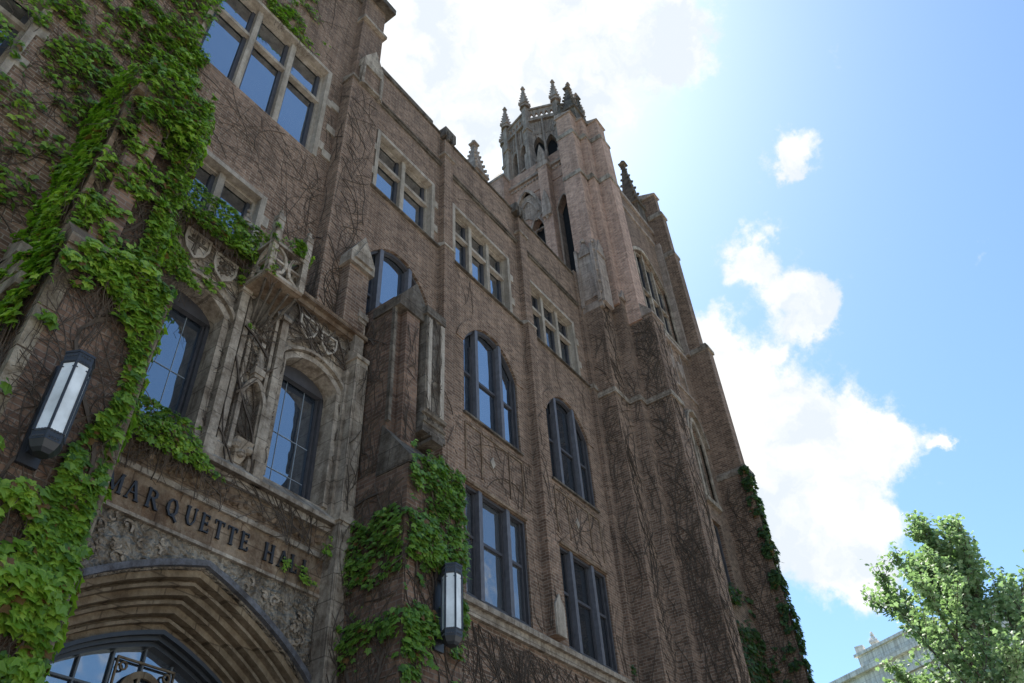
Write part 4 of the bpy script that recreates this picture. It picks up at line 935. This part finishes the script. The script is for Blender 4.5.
ivy('climbing_ivy', 'dark green ivy spreading high on the wall above the left buttress', [
    (F0, -.8, 2.9, 11.6, 15.2, 3600, .11, lambda u, z: .42+.35*S(u, 1.2, 2.3), .22),
    (F0, 1.0, 2.75, 14.5, 22.4, 3600, .11, lambda u, z: .62, .2),
    (F0, 2.7, 4.2, 18.3, 19.4, 500, .1, lambda u, z: .45, .14), (F0, 4.1, 5.3, 18.3, 20.5, 380, .1, lambda u, z: .15+.5*S(5.0-u, 0, 1), .12),
    (F0, -3, 1.8, 5.5, 11.6, 3000, .12, lambda u, z: .45, .22), (F0, 2.6, 3.3, 12.8, 15.1, 500, .1, lambda u, z: .55-.5*S(u, 2.8, 3.3), .15),
], mat=IVY, seed=5)
ivy('climbing_ivy', 'bright green ivy draped over the balcony above the doorway windows', [
    (FS(YP-.2), 2.95, 4.6, 10.6, 11.35, 1500, .085, lambda u, z: .78-.2*S(u, 4, 4.6), .16),
    (FS(YP-.66), 4.35, 4.95, 10.85, 11.15, 260, .075, lambda u, z: .6, .12), (FB, 4.4, 4.55, 10.2, 10.8, 50, .07, lambda u, z: .5, .08),
    (FS(YP-.06), 3.0, 4.75, 9.6, 10.8, 1300, .08, lambda u, z: .5-.35*S(u, 3.3, 4.5)-(.6 if (3.35 < u < 3.85 and z > 10.1) or (3.88 < u < 4.33 and 10.05 < z < 10.6) else 0), .1),
    (lambda u, z, w=0: (5.08+w, u, z), -1.0, -.4, 10.6, 11.1, 120, .07, lambda u, z: .4, .08),
    (FS(YP-.3), 4.5, 5.3, 11.0, 11.5, 160, .07, lambda u, z: .45, .1),
], seed=9)
ivy('climbing_ivy', 'ivy trailing along the cornice above the doorway lettering', [
    (FS(YP-.2), 3.0, 4.75, 6.85, 7.55, 900, .085, lambda u, z: .95-.5*S(u, 3.9, 4.8)-(.9 if z < 6.98 else .6*S(u, 3.0, 4.7) if z < 7.1-.1*(u-3) else 0), .14),
    (FS(YP-.04), 3.05, 3.5, 7.4, 9.9, 600, .09, lambda u, z: .7-.6*S(u, 3.15, 3.5), .14),
    (FS(YP-.06), 5.9, 6.5, 6.28, 6.5, 90, .055, lambda u, z: .4, .06), (FS(YP-.14), 6.45, 6.75, 6.75, 7.05, 60, .07, lambda u, z: .55, .08),
    (FS(YP-.04), 3.02, 3.2, 4.2, 6.2, 70, .1, lambda u, z: .55-.5*S(u, 3.1, 3.3), .08),
], seed=11)
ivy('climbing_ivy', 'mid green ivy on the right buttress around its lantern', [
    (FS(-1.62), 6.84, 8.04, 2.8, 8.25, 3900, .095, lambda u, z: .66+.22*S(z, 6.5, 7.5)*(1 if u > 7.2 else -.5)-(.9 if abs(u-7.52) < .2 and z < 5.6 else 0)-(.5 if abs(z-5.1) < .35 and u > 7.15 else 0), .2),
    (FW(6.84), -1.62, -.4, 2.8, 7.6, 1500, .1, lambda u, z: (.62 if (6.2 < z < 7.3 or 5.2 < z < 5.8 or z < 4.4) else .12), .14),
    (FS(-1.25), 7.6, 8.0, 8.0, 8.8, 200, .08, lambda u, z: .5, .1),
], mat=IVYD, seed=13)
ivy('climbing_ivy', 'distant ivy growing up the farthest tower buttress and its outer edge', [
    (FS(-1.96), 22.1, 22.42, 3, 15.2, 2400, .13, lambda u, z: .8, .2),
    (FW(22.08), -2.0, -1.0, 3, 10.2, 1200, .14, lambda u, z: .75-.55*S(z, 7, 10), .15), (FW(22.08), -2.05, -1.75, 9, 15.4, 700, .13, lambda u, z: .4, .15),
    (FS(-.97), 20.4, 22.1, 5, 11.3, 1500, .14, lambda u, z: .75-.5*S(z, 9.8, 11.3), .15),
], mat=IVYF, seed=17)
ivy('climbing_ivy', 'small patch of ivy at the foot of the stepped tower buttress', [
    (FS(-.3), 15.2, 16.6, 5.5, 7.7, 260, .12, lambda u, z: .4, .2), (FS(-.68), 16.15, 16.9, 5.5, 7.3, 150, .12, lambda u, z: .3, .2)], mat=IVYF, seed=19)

# ------------------------------------------------------------------ distant building
nb = empty('stone_building', 'pale stone building with parapet and finial seen low behind the tree', 'building', (63, 6, 0))
a = Vector((64.376, 9.771)); b = Vector((61.507, 4.367)); d = (b-a).normalized(); n = Vector((d.y, -d.x)); 
if n.x > 0: n = -n
Fb = lambda u, z, w=0: (a.x+d.x*u+n.x*w, a.y+d.y*u+n.y*w, z)
bo = [OP(-14+i*4, -12+i*4, z, z+2.4) for i in range(10) for z in (3, 8.2, 13.4)]
LIM = stone_mat('haze lightened ashlar', (.70, .68, .62), (.80, .77, .71), stain=(.85, .84, .82), amt=.4)  # stone lightened so its colour carries sunlight and distance haze
m = MB(); wall(m, Fb, -16, 26, 0, 21.0, bo, .4); m.fbox(Fb, -16, 26, 0, 21.0, -14, -.5); keep(m.build('wall', LIM), nb)
m = MB(); m.fbox(Fb, -16.2, 26.2, 21.0, 21.35, -.6, .35); m.fbox(Fb, -16.1, 26.1, 19.8, 20.1, -.3, .2); m.fbox(Fb, 5.6, 11.3, 21.35, 22.1, -2, .2); m.fbox(Fb, 5.4, 11.5, 22.1, 22.3, -2.2, .35)
keep(m.build('cornice', LIM), nb)
m = MB(); q = Fb(5.8, 23.7, -.1); m.box(q[0]-.3, q[0]+.3, q[1]-.3, q[1]+.3, 22.3, 22.8); keep(m.build('finial', LIM), nb)
m = MB(); q = Fb(7.2, 23.7, -.1); pinnacle(m, q[0], q[1], 22.3, 23.3, .24, 3, .3); keep(m.build('finial', LIM), nb)
for o in bo: w = MB(); w.fbox(Fb, o['u0'], o['u1'], o['z0'], o['z1'], -.4, -.3); keep(w.build('window', GLASSD), nb)

# ------------------------------------------------------------------ tree
def tree(x, y):
    rnd = random.Random(21); root = empty('maple_tree', 'leafy green maple tree rising in front of the pale stone building', 'tree', (x, y, 0))
    tr = MB(); vs = []; fs = []; tn = []
    lean = Vector((.0, .0, 1))
    pts = [(0, 0, 0), (.05, 0, 2), (-.05, .05, 4), (.05, 0, 6), (0, 0, 8), (.03, .05, 10)]
    tr.tube(pts, [.24, .2, .17, .13, .09, .05], 8)
    def shoot(p, d, L, r, lv):
        n = max(3, int(L/.35)); P = [tuple(p)]; q = p.copy(); dd = d.copy(); nodes = [q.copy()]
        for i in range(n):
            dd = (dd+Vector((rnd.gauss(0, .09), rnd.gauss(0, .09), (.07, .10, .16)[lv]))).normalized(); q = q+dd*(L/n); P.append(tuple(q)); nodes.append(q.copy())
        tr.tube(P, [r*(1-.75*i/n) for i in range(n+1)], 5 if lv < 1 else 3)
        if lv < 2:
            cnt = (8, 7)[lv]
            for j in range(cnt):
                t = .25+.75*(j+rnd.random()*.6)/cnt; k = min(n, int(t*n)); sd = dd.cross(Vector((rnd.uniform(-1, 1), rnd.uniform(-1, 1), rnd.uniform(-.3, 1)))).normalized()
                shoot(nodes[k], (dd*.7+sd*.75+Vector((0, 0, .35))).normalized(), L*rnd.uniform(.34, .52), r*.45, lv+1)
        if lv >= 1:
            st = 0 if lv == 2 else n//2
            for k in range(st, n+1):
                for _ in range(7 if lv == 2 else 2):
                    off = Vector((rnd.gauss(0, .075), rnd.gauss(0, .075), rnd.gauss(0, .075))); p2 = nodes[k]+off
                    nr = Vector((rnd.gauss(0, .5), rnd.gauss(0, .5), .8)); tp = Vector((rnd.gauss(0, .6), rnd.gauss(0, .6), -.8))
                    add_leaf(vs, fs, p2, nr, tp, rnd.uniform(.07, .13)); t = min(1, max(0, rnd.gauss(.5, .25))); tn.extend([t, t])
    for i in range(17):
        z = 3.4+i*.39; a = i*2.4+rnd.uniform(-.3, .3); L = 4.1*(1-.5*((z-3.6)/7))*rnd.uniform(.85, 1.15)
        shoot(Vector((0, 0, z)), Vector((math.cos(a), math.sin(a), .5+.085*i)).normalized(), L, .07, 0)
    shoot(Vector((.03, .05, 9.6)), Vector((.0, .05, 1)), 2.5, .05, 0)
    tr.build('trunk', BARK, root); mb = MB(); mb.v = vs; mb.f = fs; mb.build('crown', TREE, root, tone=tn)
    print('tree leaves', len(fs)//2)
tree(23.1, -6.15)
